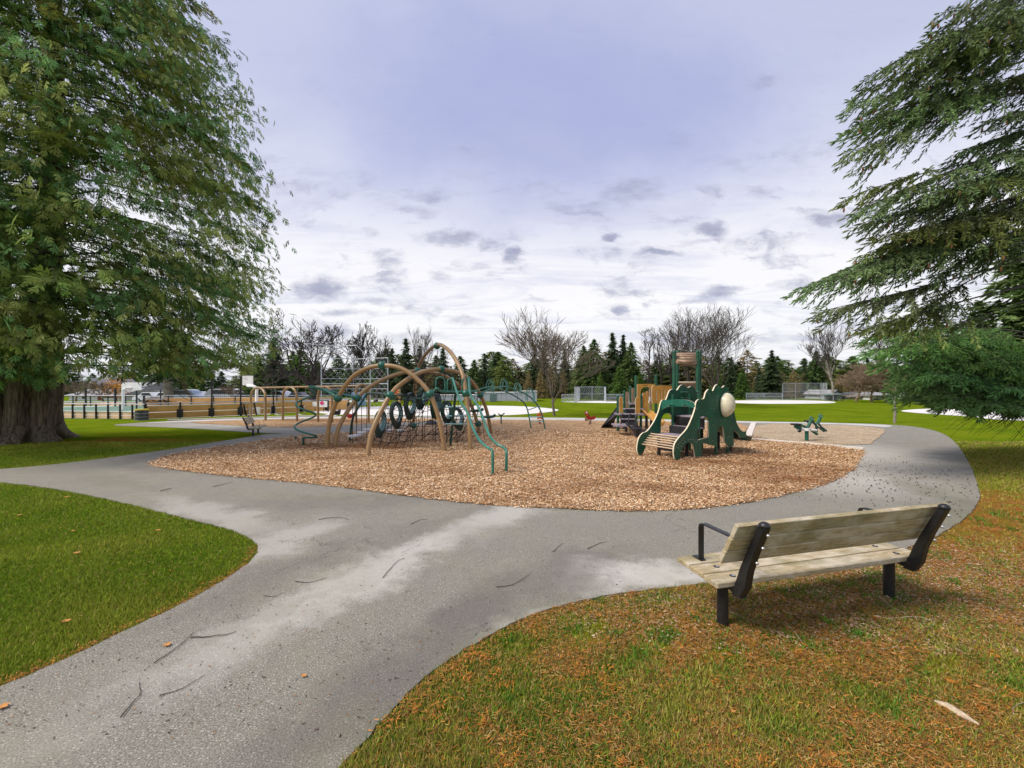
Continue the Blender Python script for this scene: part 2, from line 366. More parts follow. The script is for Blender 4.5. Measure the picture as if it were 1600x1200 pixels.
M['ring_in'] = simple('pale_teal_plastic', (0.24, 0.44, 0.48), 0.4, 0.2, 4)
M['ring_out'] = simple('dark_green_plastic', (0.007, 0.034, 0.028), 0.4, 0.3, 4)
M['panel_green'] = simple('green_board_plastic', (0.008, 0.082, 0.042), 0.42, 0.25, 2.5, dirt=(0.035, 0.11, 0.07))
M['panel_edge'] = simple('cream_board_edge', (0.66, 0.58, 0.44), 0.6, 0.1)
M['yellow_plastic'] = simple('ochre_plastic', (0.46, 0.235, 0.045), 0.45, 0.12, 3, dirt=(0.30, 0.16, 0.05))
M['brown_plastic'] = simple('brown_plastic', (0.27, 0.175, 0.11), 0.5, 0.2, 5, dirt=(0.5, 0.4, 0.3))
M['black_plastic'] = simple('black_rubber', (0.016, 0.015, 0.018), 0.5, 0.3, 5)
M['deck'] = simple('grey_coated_deck', (0.26, 0.22, 0.26), 0.7, 0.12, 4)
M['bubble'] = simple('milky_bubble', (0.66, 0.62, 0.46), 0.25, 0.12, 4, dirt=(0.45, 0.42, 0.25))
M['rung'] = simple('tan_rung', (0.50, 0.38, 0.26), 0.5, 0.12, 4)
M['rope'] = simple('dark_rope', (0.018, 0.012, 0.012), 0.8, 0.3, 20)
M['white_metal'] = simple('galvanised_white', (0.70, 0.71, 0.74), 0.4, 0.1, 4)
M['white_paint'] = simple('white_paint', (0.80, 0.80, 0.80), 0.5, 0.05, 3)
M['galv'] = simple('galvanised_pipe', (0.42, 0.45, 0.50), 0.45, 0.1, 3, metal=0.4)
M['mesh_wire'] = simple('chain_link_wire', (0.50, 0.53, 0.60), 0.6, 0.1, 3)
M['black_metal'] = simple('black_powder_coat', (0.012, 0.012, 0.014), 0.42, 0.3, 30, bmp=0.0006)
M['chrome'] = simple('zinc_bolt', (0.55, 0.55, 0.57), 0.35, 0.1, 20, metal=0.8)
M['red'] = simple('red_plastic', (0.36, 0.015, 0.012), 0.4, 0.15, 4)
M['orange'] = simple('orange_plastic', (0.65, 0.16, 0.03), 0.45, 0.15, 4)
M['yellow'] = simple('yellow_paint', (0.70, 0.52, 0.03), 0.5, 0.1, 4)
M['pink'] = simple('pink_print', (0.62, 0.05, 0.20), 0.5, 0.05, 4)
M['board'] = simple('orange_stained_plywood', (0.62, 0.34, 0.10), 0.6, 0.22, 0.6, dirt=(0.48, 0.25, 0.08))
M['board_pale'] = simple('pale_plywood', (0.66, 0.47, 0.30), 0.6, 0.15, 0.6)
M['timber'] = simple('bleached_timber', (0.62, 0.57, 0.52), 0.8, 0.12, 5, bmp=0.002)
M['roof'] = simple('grey_shingle_roof', (0.28, 0.28, 0.30), 0.9, 0.15, 1)
M['brown_roof'] = simple('brown_shingle_roof', (0.20, 0.16, 0.13), 0.9, 0.15, 1)
M['house_white'] = simple('white_siding', (0.68, 0.69, 0.72), 0.7, 0.05, 0.3)
M['house_cream'] = simple('cream_stucco', (0.52, 0.50, 0.44), 0.8, 0.06, 0.3)
M['house_red'] = simple('maroon_door', (0.16, 0.03, 0.03), 0.6, 0.1, 1)
M['grey_wall'] = simple('pale_block_wall', (0.38, 0.41, 0.48), 0.8, 0.07, 0.3)
M['glass'] = simple('dark_window_glass', (0.03, 0.04, 0.05), 0.1, 0.1, 1)
M['steel_blue'] = simple('blue_banner', (0.20, 0.36, 0.60), 0.6, 0.1, 1)
M['container'] = simple('grey_green_steel', (0.13, 0.20, 0.20), 0.6, 0.1, 1)
M['car_white'] = simple('white_car_paint', (0.72, 0.73, 0.76), 0.25, 0.03, 1)
M['car_blue'] = simple('pale_blue_car_paint', (0.36, 0.44, 0.56), 0.25, 0.03, 1)
M['car_dark'] = simple('charcoal_car_paint', (0.05, 0.055, 0.07), 0.25, 0.05, 1)
M['tyre'] = simple('tyre_rubber', (0.02, 0.02, 0.02), 0.8, 0.1, 4)
M['twig'] = simple('dark_twig', (0.035, 0.022, 0.015), 0.8, 0.3, 20)
M['pale_stick'] = simple('bleached_stick', (0.48, 0.38, 0.27), 0.8, 0.25, 30, bmp=0.002)
M['leaf_dry'] = simple('orange_dry_leaf', (0.50, 0.22, 0.05), 0.7, 0.25, 30)
M['bare_bark'] = simple('grey_bark', (0.062, 0.050, 0.043), 0.9, 0.35, 3)
M['tan_bark'] = simple('tan_twig_bark', (0.20, 0.145, 0.09), 0.9, 0.3, 3)
M['pale_bark'] = simple('pale_bark', (0.24, 0.215, 0.18), 0.9, 0.3, 2)
M['needles'] = tinted('conifer_foliage', 0.6, 0.45)
M['near_leaf'] = tinted('near_foliage', 0.7, 0.42, vary=False)
M['blade'] = tinted('grass_blade', 0.55, 0.25, vary=False)
M['chip'] = tinted('wood_chip_piece', 0.8, 0.0, vary=False)
# cedar bark: vertical fibrous ridges
m, t = mat('cedar_bark'); s = t.scale(t.co, (1, 1, 0.10))
n = t.noise(s, 14, 7, 0.7, 0.5)
c = t.mix(t.smooth(n, 0.35, 0.65), (0.045, 0.032, 0.024), (0.22, 0.17, 0.13))
c = t.mix(t.smooth(t.noise(t.co, 1.2, 5), 0.5, 0.7, 0, .5), c, (0.11, 0.12, 0.07))
t.put(t.b.inputs['Base Color'], c); t.b.inputs['Roughness'].default_value = 0.9; bump(t, n, 0.06); M['cedar_bark'] = m
# weathered bench timber, grain along local x
m, t = mat('weathered_plank'); 
oi = t.new('ShaderNodeObjectInfo').outputs['Random']
cv = t.new('ShaderNodeCombineXYZ'); t.put(cv.inputs[1], t.math('MULTIPLY', oi, 37.0)); t.put(cv.inputs[2], t.math('MULTIPLY', oi, 11.0))
pp = t.vmath('ADD', t.co, cv.outputs[0])
gr = t.noise(t.scale(pp, (0.5, 9, 9)), 9, 7, 0.65, 1.2); bl = t.noise(t.scale(pp, (1, 2, 2)), 3.0, 5, 0.65)
c = t.mix(t.smooth(gr, 0.3, 0.7), (0.22, 0.165, 0.08), (0.52, 0.43, 0.27))
c = t.mix(t.smooth(bl, 0.42, 0.62, 0, .85), c, (0.54, 0.48, 0.38))
c = t.mix(t.smooth(t.noise(pp, 1.7, 6, 0.7), 0.48, 0.66, 0, .6), c, (0.17, 0.16, 0.07))
kn = t.voro(t.scale(pp, (1, 2.5, 2.5)), 2.4); c = t.mix(t.smooth(kn, 0.09, 0.03, 0, .7), c, (0.09, 0.05, 0.02))
t.put(t.b.inputs['Base Color'], c); t.b.inputs['Roughness'].default_value = 0.8; bump(t, gr, 0.004); M['plank'] = m
M['rear_concrete'] = simple('pale_worn_concrete', (0.46, 0.445, 0.42), 0.85, 0.12, 0.8, bmp=0.001)
# ------------------------------------------------------------------ ground
def ring(pts): return [P(x, y) for x, y in pts]
m_ = MB(); R = 700
m_.add([(-R, -60, 0), (R, -60, 0), (R, R, 0), (-R, R, 0)], [(0, 1, 2, 3)]); g_ = m_.build('lawn', M['lawn']); tag(g_, kind='structure')
V2 = lambda x, y: Vector((x, y, 0))
path_poly = ring([(-150, 741), (0, 735), (112, 724), (200, 712), (260, 704), (320, 694), (380, 685), (406, 679.5), (452, 678), (408, 677), (380, 675), (340, 672.5), (280, 668.5),
    (215, 666.5), (170, 665), (200, 662), (300, 656.5), (380, 654), (500, 650.8), (650, 650.8), (800, 652.3), (950, 653.8), (1170, 658.5), (1300, 661), (1400, 664), (1445, 669),
    (1475, 678), (1497, 695), (1518, 730), (1530, 765), (1531, 785), (1505, 815), (1450, 848), (1350, 880), (1230, 900), (1110, 912), (1050, 920), (980, 928), (900, 942), (830, 962),
    (760, 997), (700, 1035), (640, 1083), (595, 1133)])+[V2(-1.05, 2.0), V2(-1.49, 1.0), V2(-2.0, -6), V2(-6.0, -6), V2(-4.3, 1.0)]+ring([(0, 1078), (100, 1035), (200, 987), (280, 950),
    (340, 915), (385, 886), (402, 868), (404, 853), (385, 838), (340, 823), (290, 812), (190, 786), (90, 765), (0, 754), (-150, 747)])
path_o, path_xy = sheet('asphalt_path', path_poly, 0.022, M['asphalt'], thick=0.05, jit=0.012)
chips_poly = ring([(228, 727), (243, 719), (262, 713), (300, 706), (340, 700), (400, 690), (460, 682), (520, 678), (580, 673.5), (640, 667), (700, 660.5), (760, 657), (850, 657), (950, 658.5),
    (1100, 661), (1172, 662.5), (1160, 686), (1350, 702.5), (1347, 714), (1338, 732), (1310, 751), (1270, 765.5), (1210, 779), (1150, 790.5), (1090, 797.5), (1020, 801), (960, 801), (900, 798), (820, 795),
    (760, 791), (700, 785), (640, 778), (560, 767), (480, 757), (400, 750), (330, 743), (265, 735)])
chips_o, chips_xy = sheet('wood_chip_bed', chips_poly, 0.034, M['chips'], jit=0.03, smooth=1)
gravel_poly = ring([(1176, 662.5), (1300, 664.2), (1365, 668.2), (1384, 672), (1379, 680), (1350, 702), (1165, 686)])
rp_, _ = sheet('rear_path', ring([(205, 662.3), (300, 657), (380, 654.4), (500, 651.2), (650, 651.2), (800, 652.7), (950, 654.2), (1170, 658.9), (1300, 661.4), (1375, 663.6), (1398, 666), (1384, 668.5), (1365, 667), (1300, 663), (1176, 661.4), (1100, 660), (950, 657.8), (760, 656), (640, 653.6), (500, 653.7), (380, 656.8), (300, 659.2)]), 0.026, M['rear_concrete'], jit=0.02, smooth=1)
grav_o, grav_xy = sheet('pale_chip_bed', gravel_poly, 0.036, M['pale_chips'], jit=0.03, smooth=1)
swing_poly = ring([(296, 659.5), (380, 657.3), (500, 654), (640, 654), (740, 655), (660, 659), (600, 662), (500, 667.5), (440, 669), (400, 667.5), (350, 664.5), (300, 661.5)])
swing_o, swing_xy = sheet('swing_chip_bed', swing_poly, 0.034, M['chips'], jit=0.04, smooth=1)
inf1, _ = sheet('left_infield', ring([(480, 643), (520, 638), (600, 634.5), (700, 633.6), (800, 634), (850, 637), (880, 640.7), (850, 645), (810, 648), (780, 649.2), (700, 650), (600, 649.6), (520, 648)]), 0.008, M['infield'])
inf2, _ = sheet('centre_infield', ring([(870, 627.6), (940, 626.3), (1040, 626.6), (1110, 628), (1040, 629.8), (960, 630), (900, 629)]), 0.008, M['infield'])
inf3, _ = sheet('far_infield', ring([(1110, 626.6), (1200, 625), (1290, 626), (1315, 629.5), (1260, 631), (1160, 631)]), 0.008, M['infield'])
inf4, _ = sheet('right_infield', ring([(1398, 642), (1440, 638.7), (1500, 637.6), (1700, 636), (1900, 640), (1800, 662), (1600, 657.8), (1540, 654.5), (1520, 651), (1440, 646)]), 0.008, M['infield'])
crt, _ = sheet('sports_court', ring([(60, 653), (226, 655), (395, 648.5), (514, 641), (545, 634), (400, 631), (226, 633), (60, 636)]), 0.006, M['court'], smooth=0)
crg, _ = sheet('green_court_paint', ring([(60, 644), (150, 645), (232, 641), (226, 634), (60, 637)]), 0.012, M['court_green'], smooth=0)
crt2, _ = sheet('rear_court', ring([(85, 632), (226, 630), (226, 626.5), (85, 626.5)]), 0.006, M['court_green'], smooth=0)
side, _ = sheet('side_path', ring([(497, 651), (520, 650.5), (548, 645), (545, 643.2), (525, 643.5), (517, 646)]), 0.010, M['infield'])
# low hills beyond the trees
hm = MB(); n = 80; vs = []
for i in range(n+1):
    a = math.radians(-75+150*i/n); r = 640; h = 9+5*math.sin(i*0.5)+4*math.sin(i*0.21+1)
    vs += [(r*math.sin(a), r*math.cos(a), -1), ((r+30)*math.sin(a), (r+30)*math.cos(a), h)]
hm.add(vs, [(2*i, 2*i+2, 2*i+3, 2*i+1) for i in range(n)], 0, True)
M['hill'] = simple('blue_green_hills', (0.10, 0.14, 0.17), 0.9, 0.1, 0.01)
tag(hm.build('hills', M['hill']), kind='structure')

# timbers edging the pale chip bed
def timber(name, label, a, b, w, h):
    root = thing(name, label, 'timber edging', ((a.x+b.x)/2, (a.y+b.y)/2, 0), 'timbers edging the chip beds')
    n = max(1, round((b-a).length/2.6)); d = (b-a)/n
    for i in range(n):
        mb = MB(); mb.beam(a+d*i+d.normalized()*0.006+Vector((0, 0, h/2)), a+d*(i+1)-d.normalized()*0.006+Vector((0, 0, h/2)), w, h)
        mb.build('beam', M['timber'], root, bevel=0.01)
timber('timber_edging', 'short thick pale timber kerb behind the dinosaur slide end', P(1168, 686), P(1177.5, 662), 0.26, 0.07)
timber('timber_edging', 'long thin pale timber strip between orange chips and the seesaw bed', P(1164, 686.5), P(1350, 703), 0.12, 0.085)
timber('timber_edging', 'pale timber edge along the grass behind the swings', P(262, 657.8), P(520, 650.3), 0.16, 0.10)

# ------------------------------------------------------------------ benches
def bench(label, ax0, ax1):
    mid = (ax0+ax1)/2; root = thing('park_bench', label, 'bench', mid, 'timber park benches')
    d = ax1-ax0; root.rotation_euler.z = math.atan2(d.y, d.x); L = d.length
    ORI[root.name] = Vector((0, 0, 0)); hl = L/2
    def part(name, mb, m, par=root, bev=0.004):
        return mb.build(name, m, par, bevel=bev)
    pls = []
    hs = 0.47
    for i, (b0, b1) in enumerate(((-0.17, 0.005), (0.02, 0.195), (0.21, 0.385))):      # seat planks, rear to front
        mb = MB(); mb.box((-hl-0.20+0.01*i, b0, hs-0.045), (hl+0.20-0.012*i, b1, hs)); p = part('plank', mb, M['plank'], root, 0.007); pls.append(p)
        for sx in (-1, 1):
            mb = MB(); c = Vector((sx*(hl-0.03), (b0+b1)/2, hs+0.0015)); mb.disc(c, 0.026, 0.003, 14); mb.disc(c+Vector((0.006, 0, 0.002)), 0.012, 0.004, 8, 1)
            mb.build('bolt_recess', [M['black_metal'], M['chrome']], p)
    import itertools
    up = Vector((0, -0.36+0.185, 1.03-0.665)).normalized(); nrm = Vector((0, up.z, -up.y))
    for i in range(3):                                                               # back planks
        c = Vector((0, -0.185, 0.655))+up*(0.066+i*0.137); w = 0.129
        mb = MB(); x0, x1 = -hl-0.20+0.005*i, hl+0.19
        vs = [Vector((x, 0, 0))+c+up*a*w/2+nrm*b*0.021 for x in (x0, x1) for a, b in ((-1,-1),(1,-1),(1,1),(-1,1))]
        mb.add(vs, [(0,1,2,3),(7,6,5,4),(0,4,5,1),(1,5,6,2),(2,6,7,3),(3,7,4,0)]); part('plank', mb, M['plank'], root, 0.008)
    for sx in (-1, 1):
        x = sx*hl
        mb = MB(); mb.tube([(x, 0, -0.06), (x, 0, hs-0.05)], 0.047, 20); mb.build('leg', M['black_metal'], root)
        mb = MB(); mb.box((x-0.04, -0.20, hs-0.072), (x+0.04, 0.36, hs-0.047)); part('seat_bracket', mb, M['black_metal'])
        # curved upright behind the back planks
        prof = [(-0.17, 0.355), (-0.215, 0.45), (-0.255, 0.60), (-0.315, 0.76), (-0.385, 0.92), (-0.425, 1.01)]
        mb = MB(); vs = []; wd = [0.10, 0.125, 0.10, 0.085, 0.08, 0.075]
        for (y, z), w in zip(prof, wd):
            for dx, dy in ((-1, -1), (1, -1), (1, 1), (-1, 1)): vs.append((x+dx*0.036, y+dy*w*0.42-0.012, z))
        fs = [(0, 1, 2, 3)]+[(4*i+k, 4*i+(k+1) % 4, 4*i+4+(k+1) % 4, 4*i+4+k) for i in range(5) for k in range(4)]+[(23, 22, 21, 20)]
        mb.add([(a, b, c) for a, b, c in vs], fs); mb.beam((x, -0.17, 0.385), (x, 0.02, 0.41), 0.062, 0.05)
        u = part('upright', mb, M['black_metal'], root, 0.006)
        mb = MB(); mb.ball((x, -0.437, 1.022), 0.043, 14, 8, 0, 0.75); mb.build('end_cap', M['black_metal'], u)
        for z in (0.70, 0.84, 0.955):
            y = -0.20-(z-0.45)*0.40-0.05; mb = MB(); mb.ball((x+0.0, y-0.018, z), 0.014, 8, 5); mb.build('bolt', M['chrome'], u)
        # armrest: flat bar bent into an L
        mb = MB(); pts = [(0.33, hs+0.006), (0.24, hs+0.006), (0.262, hs+0.01), (0.27, 0.78), (0.262, 0.812), (0.235, 0.826), (-0.20, 0.826)]
        arm = [(0.272, hs+0.004), (0.272, 0.785), (0.262, 0.812), (0.235, 0.824), (-0.235, 0.824)]
        for a, b in zip(arm[:-1], arm[1:]): mb.beam((x, a[0], a[1]), (x, b[0], b[1]), 0.055, 0.011, up=Vector((0, 0, 1)) if abs(a[1]-b[1]) < .02 else Vector((0, 1, 0)))
        mb.box((x-0.027, 0.24, hs+0.001), (x+0.027, 0.36, hs+0.011)); mb.build('armrest', M['black_metal'], root)
    return root
near_bench = bench('large weathered timber bench with black steel frame beside the path in the foreground', P(1129, 977), P(1389, 932))
far_bench = copy_tree(near_bench); far_bench['label'] = 'small distant timber bench on the grass facing the spiral pole'
far_bench.location = P(399.5, 679.5); far_bench.rotation_euler.z = math.radians(-66); far_bench.scale = (0.70, 0.84, 0.80)

# ------------------------------------------------------------------ climbing frame of tan arches
root = thing('arch_climber', 'large climber of tan arches, green balls and black rope nets', 'climbing frame', P(640, 700))
def curve3(cps, n=7):
    """Catmull-Rom through 3-D points"""
    cps = [Vector(c) for c in cps]; c = [2*cps[0]-cps[1]]+cps+[2*cps[-1]-cps[-2]]; out = []
    for i in range(1, len(c)-2):
        for k in range(n):
            u = k/n; a, b, d, e = c[i-1], c[i], c[i+1], c[i+2]
            out.append(0.5*((2*b)+(d-a)*u+(2*a-5*b+4*d-e)*u*u+(3*b-a-3*d+e)*u**3))
    return out+[cps[-1]]
def planar(pts, A, B): return [pl(x, y, A, B) for x, y in pts]
def part(mb, name, m, par=root, **k): return mb.build(name, m, par, **k)
def clamp(c, r=0.145, par=root):
    mb = MB(); mb.ball(c, r, 18, 10); mb.tube([Vector(c)-Vector((0, 0, 0.001)), Vector(c)+Vector((0, 0, 0.001))], r+0.006, 18)
    return part(mb, 'clamp_ball', M['green_paint'], par)
def arch(pts, A, B, balls, sink=0.15):
    w = planar(pts, A, B); w = [w[0]-Vector((0, 0, sink))]+w+[w[-1]-Vector((0, 0, sink))]
    mb = MB(); mb.tube(curve3(w, 8), 0.075, 12); part(mb, 'arch', M['tan_paint'])
    for b in balls: clamp(pl(*b, A, B))
    return A, B
A1 = arch([(511, 700), (515, 660), (528, 622), (548, 592), (570, 577), (597, 571), (625, 575), (650, 591), (672, 616), (686, 655), (695.5, 706)], P(511, 700), P(695.5, 706), [(528, 622), (597, 571), (672, 616)])
A2 = arch([(523, 699), (531, 664), (558, 622), (585, 600), (620, 585), (652, 580), (690, 586), (714, 600), (731, 622), (743, 652), (750, 682)], P(523, 699), P(750, 682), [(558, 622), (652, 580), (747, 662)])
A3 = arch([(574.5, 714), (583, 670), (609.5, 618), (632, 596), (660, 581), (689.5, 577), (718, 583), (737, 596), (750.6, 617), (761, 644), (768, 680)], P(574.5, 714), P(768, 680), [(609.5, 618), (689.5, 577), (750.6, 617)])
A4 = arch([(735, 703), (733, 660), (728, 615), (722, 583), (707, 554), (693, 541), (683, 539), (671, 547), (659, 563), (651, 585), (647.5, 620), (646, 674)], P(735, 703), P(646, 674), [(683, 540.5), (728, 615), (646.5, 665)])
# spiral pole with its two arms
zs = P(474, 697); cyc = Vector((zs.x, zs.y, 0)); tl = []
hx = 0.37
for i in range(90):
    u = i/89; a = -0.4+u*2*PI*2.15; h = 2.02-u*1.72
    tl.append(cyc+Vector((0.08+hx*math.cos(a)*(0.75+0.25*u), hx*math.sin(a)*(0.75+0.25*u), h)))
mb = MB(); mb.tube([cyc+Vector((0.28, 0, 2.14))]+[cyc+Vector((0.34, -0.06, 2.07))]+tl+[cyc+Vector((0.0, 0.02, 0.30))], 0.034, 8); part(mb, 'spiral_pole', M['teal_paint'])
mb = MB(); mb.tube([cyc+Vector((0, 0, -0.1)), cyc+Vector((0, 0, 0.31))], 0.042, 8); mb.ball(cyc+Vector((-0.28, 0, 0.31)), 0.05, 10, 6); part(mb, 'spiral_foot', M['dark_green'])
top = cyc+Vector((0.30, 0, 2.15)); b1 = pl(528, 622, *A1); b2 = pl(558, 622, *A2)
mb = MB(); mb.tube(curve3([top, top.lerp(b1, .35)+Vector((0, 0, .05)), top.lerp(b1, .7)+Vector((0, 0, .06)), b1]), 0.05, 8); part(mb, 'arm', M['teal_paint'])
mb = MB(); mb.tube(curve3([top, top.lerp(b2, .4)+Vector((0, 0, .0)), b2]), 0.045, 8); mb.disc(top, 0.11, 0.08, 12); part(mb, 'arm', M['teal_paint'])
# dark green rail with hanging step discs
r0 = Q(574, 615, 16.2); r1 = pl(609.5, 618, *A3); r2 = Q(640, 618, 16.0); r3 = pl(672, 616, *A1)
mb = MB(); mb.tube(curve3([r0, Q(592, 615, 15.2), r1]), 0.04, 8); part(mb, 'rail', M['dark_green'])
mb = MB(); mb.tube(curve3([r1, Q(630, 616.5, 15.4), r2, Q(655, 623, 15.2), r3]), 0.035, 8); part(mb, 'rail', M['dark_green'])
mb = MB(); mb.tube(curve3([r0, Q(562, 633, 15.8), Q(551, 655, 15.6), P(546.5, 691)]), 0.045, 8); part(mb, 'rail', M['dark_green'])
for px, dy, gy in ((551, 681, 693), (557, 680, 690), (565, 675.5, 688), (573, 671, 685), (606.5, 672, 684), (626.5, 672, 683)):
    g = P(px, gy); h = CH-(dy-HY)/F*g.y
    mb = MB(); mb.tube([(g.x, g.y, 0), (g.x, g.y, 2.1-(616-HY)/F*g.y)], 0.012, 5); rp = part(mb, 'hanging_cable', M['rope'])
    mb = MB(); mb.disc((g.x, g.y, h), 0.19, 0.05, 18); mb.disc((g.x, g.y, h-0.05), 0.09, 0.06, 12); part(mb, 'step_disc', M['white_metal'])
# teardrop rings
def teardrop(c, w, hgt, yaw, tilt, gy):
    mb = MB(); N = 28; Rm = Matrix.Translation(c) @ Matrix.Rotation(yaw, 4, 'Z') @ Matrix.Rotation(tilt, 4, 'Y')
    def prof(s, th):
        a = th; x = w*s*math.sin(a); z = hgt*s*math.cos(a)
        if math.cos(a) < -0.2: z -= hgt*0.30*((-math.cos(a)-0.2)/0.8)**2 if s > .9 else 0; x *= 1-0.25*((-math.cos(a)-0.2)/0.8)
        return x, z
    vs = []
    for k in range(N):
        th = 2*PI*k/N
        xo, zo = prof(1.0, th); xi, zi = prof(0.70, th)
        vs += [Rm @ Vector((xo, -0.10, zo)), Rm @ Vector((xo, 0.10, zo)), Rm @ Vector((xi, 0.14, zi)), Rm @ Vector((xi, -0.14, zi))]
    for k in range(N):
        a, b = 4*k, 4*((k+1) % N)
        mb.add([vs[a], vs[b], vs[b+1], vs[a+1]], [(0, 1, 2, 3)], 0); mb.add([vs[a+1], vs[b+1], vs[b+2], vs[a+2]], [(0, 1, 2, 3)], 0)
        mb.add([vs[a+2], vs[b+2], vs[b+3], vs[a+3]], [(0, 1, 2, 3)], 1); mb.add([vs[a+3], vs[b+3], vs[b], vs[a]], [(0, 1, 2, 3)], 0)
    rg = part(mb, 'climbing_ring', [M['ring_out'], M['ring_in']])
    g = P((c.x/c.y)*F+800, gy); mb = MB(); mb.tube([Vector(c)-Vector((0, 0, hgt*1.2)), (c.x, c.y, -0.02)], 0.016, 6); part(mb, 'ring_post', M['rope'], rg)
for px, py, w, h, z, yaw, tilt, gy in ((594, 660, .21, .44, 15.0, .9, .1, 696), (619, 646, .235, .46, 15.4, .7, -.04, 690), (641, 632, .235, .46, 15.8, .8, .08, 690), (660, 619, .20, .42, 15.8, 1.0, .28, 690),
        (681, 632, .22, .42, 15.6, 1.0, .12, 688), (698, 642.5, .22, .40, 15.4, .6, -.05, 690), (714, 652, .24, .40, 15.2, .5, -.25, 692)):
    teardrop(Q(px, py, z), w, h, yaw, tilt, gy)
# rope nets
def net(c00, c10, c11, c01, nu, nv, diag=True, r=0.0125, sag=0.0):
    c00, c10, c11, c01 = map(Vector, (c00, c10, c11, c01)); mb = MB()
    def S(u, v): return (c00*(1-u)+c10*u)*(1-v)+(c01*(1-u)+c11*u)*v-Vector((0, 0, sag*math.sin(PI*u)*(0.4+0.6*(1-v))))
    for i in range(nu+1):
        mb.tube([S(i/nu, v/4) for v in range(5)], r, 4, cap=False)
    for j in range(nv+1):
        mb.tube([S(u/4, j/nv) for u in range(5)], r, 4, cap=False)
    if diag:
        for i in range(nu):
            for j in range(nv): 
                if (i+j) % 2: mb.tube([S(i/nu, j/nv), S((i+1)/nu, (j+1)/nv)], r, 4, cap=False)
    return part(mb, 'rope_net', M['rope'])
net(P(577, 704), P(640, 702), Q(668, 626, 14.0), Q(609.5, 622, 14.2), 5, 5, True, sag=0.12)
net(P(596, 690), P(690, 688), Q(688, 652, 15.2), Q(601, 645, 15.2), 7, 3, True, sag=0.16)
net(Q(604, 622, 15.0), Q(680, 640, 16.0), Q(695, 585, 15.4), Q(654, 584, 15.4), 5, 5, True, sag=-0.1)
net(Q(668, 640, 15.8), Q(728, 640, 14.6), Q(727, 592, 14.6), Q(690, 581, 15.2), 5, 4, False)
net(P(697, 690), P(757, 690), Q(750, 620, 17.0), Q(728, 618, 14.4), 5, 5, True)
net(Q(640, 665, 16.4), Q(700, 650, 14.6), Q(688, 600, 15.2), Q(650, 590, 16), 4, 4, False)
net(P(655, 690), P(715, 690), Q(735, 655, 15.0), Q(695, 655, 15.2), 4, 3, True)
# green handrail bar with loops above the ladder
ra = pl(672, 616, *A1); bar = curve3([ra, Q(678, 611, 13.8), Q(683, 607, 13.8), Q(688, 611, 13.9), Q(696, 612, 14.0), Q(722, 612, 14.2), Q(748, 610.5, 14.6)])
mb = MB(); mb.tube(bar, 0.042, 8); part(mb, 'rail', M['teal_paint'])
def uloop(px, py0, py1, w, z, yaw=0.0, m='teal_paint', r=0.026):
    c = Q(px, py1, z); hgt = (py1-py0)/F*z; ww = w/F*z/2; d = Vector((math.cos(yaw), math.sin(yaw), 0)); pts = [c-d*ww, c-d*ww+Vector((0, 0, hgt-ww))]
    pts += [c+Vector((0, 0, hgt-ww))+d*(-ww*math.cos(a))+Vector((0, 0, ww*math.sin(a))) for a in (PI*.17, PI*.33, PI*.5, PI*.67, PI*.83)]
    pts += [c+d*ww+Vector((0, 0, hgt-ww)), c+d*ww]
    mb = MB(); mb.tube(pts, r, 7); part(mb, 'hand_loop', M[m])
uloop(688, 589, 612, 14, 13.9, .3); uloop(703, 592, 612, 9, 14.1, .6); uloop(725, 592, 612, 7, 14.3, .8); uloop(732, 589, 611, 6, 14.5, .8)
mb = MB(); mb.tube([Q(712, 613, 14.1), P(703.5, 698)], 0.045, 8); part(mb, 'post', M['dark_green'])
for py in (636, 650, 662.5):
    mb = MB(); mb.tube([Q(696, py, 14.2), Q(732, py, 14.6)], 0.028, 7); part(mb, 'rung', M['ring_in'])
# twin slide poles
def zi(p, a): return p
for pts, g in (([(705, 593), (707.5, 592), (713, 610), (720.5, 629), (730, 644), (738, 666), (745, 681), (752, 691), (760, 698), (766, 702), (769.5, 708)], P(770, 743)),
               ([(731, 590), (732.5, 593), (735, 616), (747, 635), (755, 654), (761, 671), (767, 684), (777, 694), (785, 698), (790, 703), (791.3, 709)], P(791, 740))):
    n = len(pts); w = []
    for i, (x, y) in enumerate(pts):
        u = max(0, (y-592)/115); z = 13.4*(1-u)+g.y*u; w.append(Q(x, y, z))
    w.append(Vector((g.x, g.y, -0.1)))
    mb = MB(); mb.tube(curve3(w, 6), 0.036, 10); part(mb, 'slide_pole', M['teal_paint'])
# step pads on the rear arch
for px, py in ((762.5, 651.5), (743.5, 642)):
    c = Q(px, py, 17.4); mb = MB(); mb.tube(curve3([c-Vector((.30, 0, .03)), c-Vector((.1, 0, -.0)), c+Vector((.2, 0, .02)), c+Vector((.32, 0, .10))]), [.04]*7+[.06]*8+[.06]*6+[.04], 8); part(mb, 'step_pad', M['dark_green'])
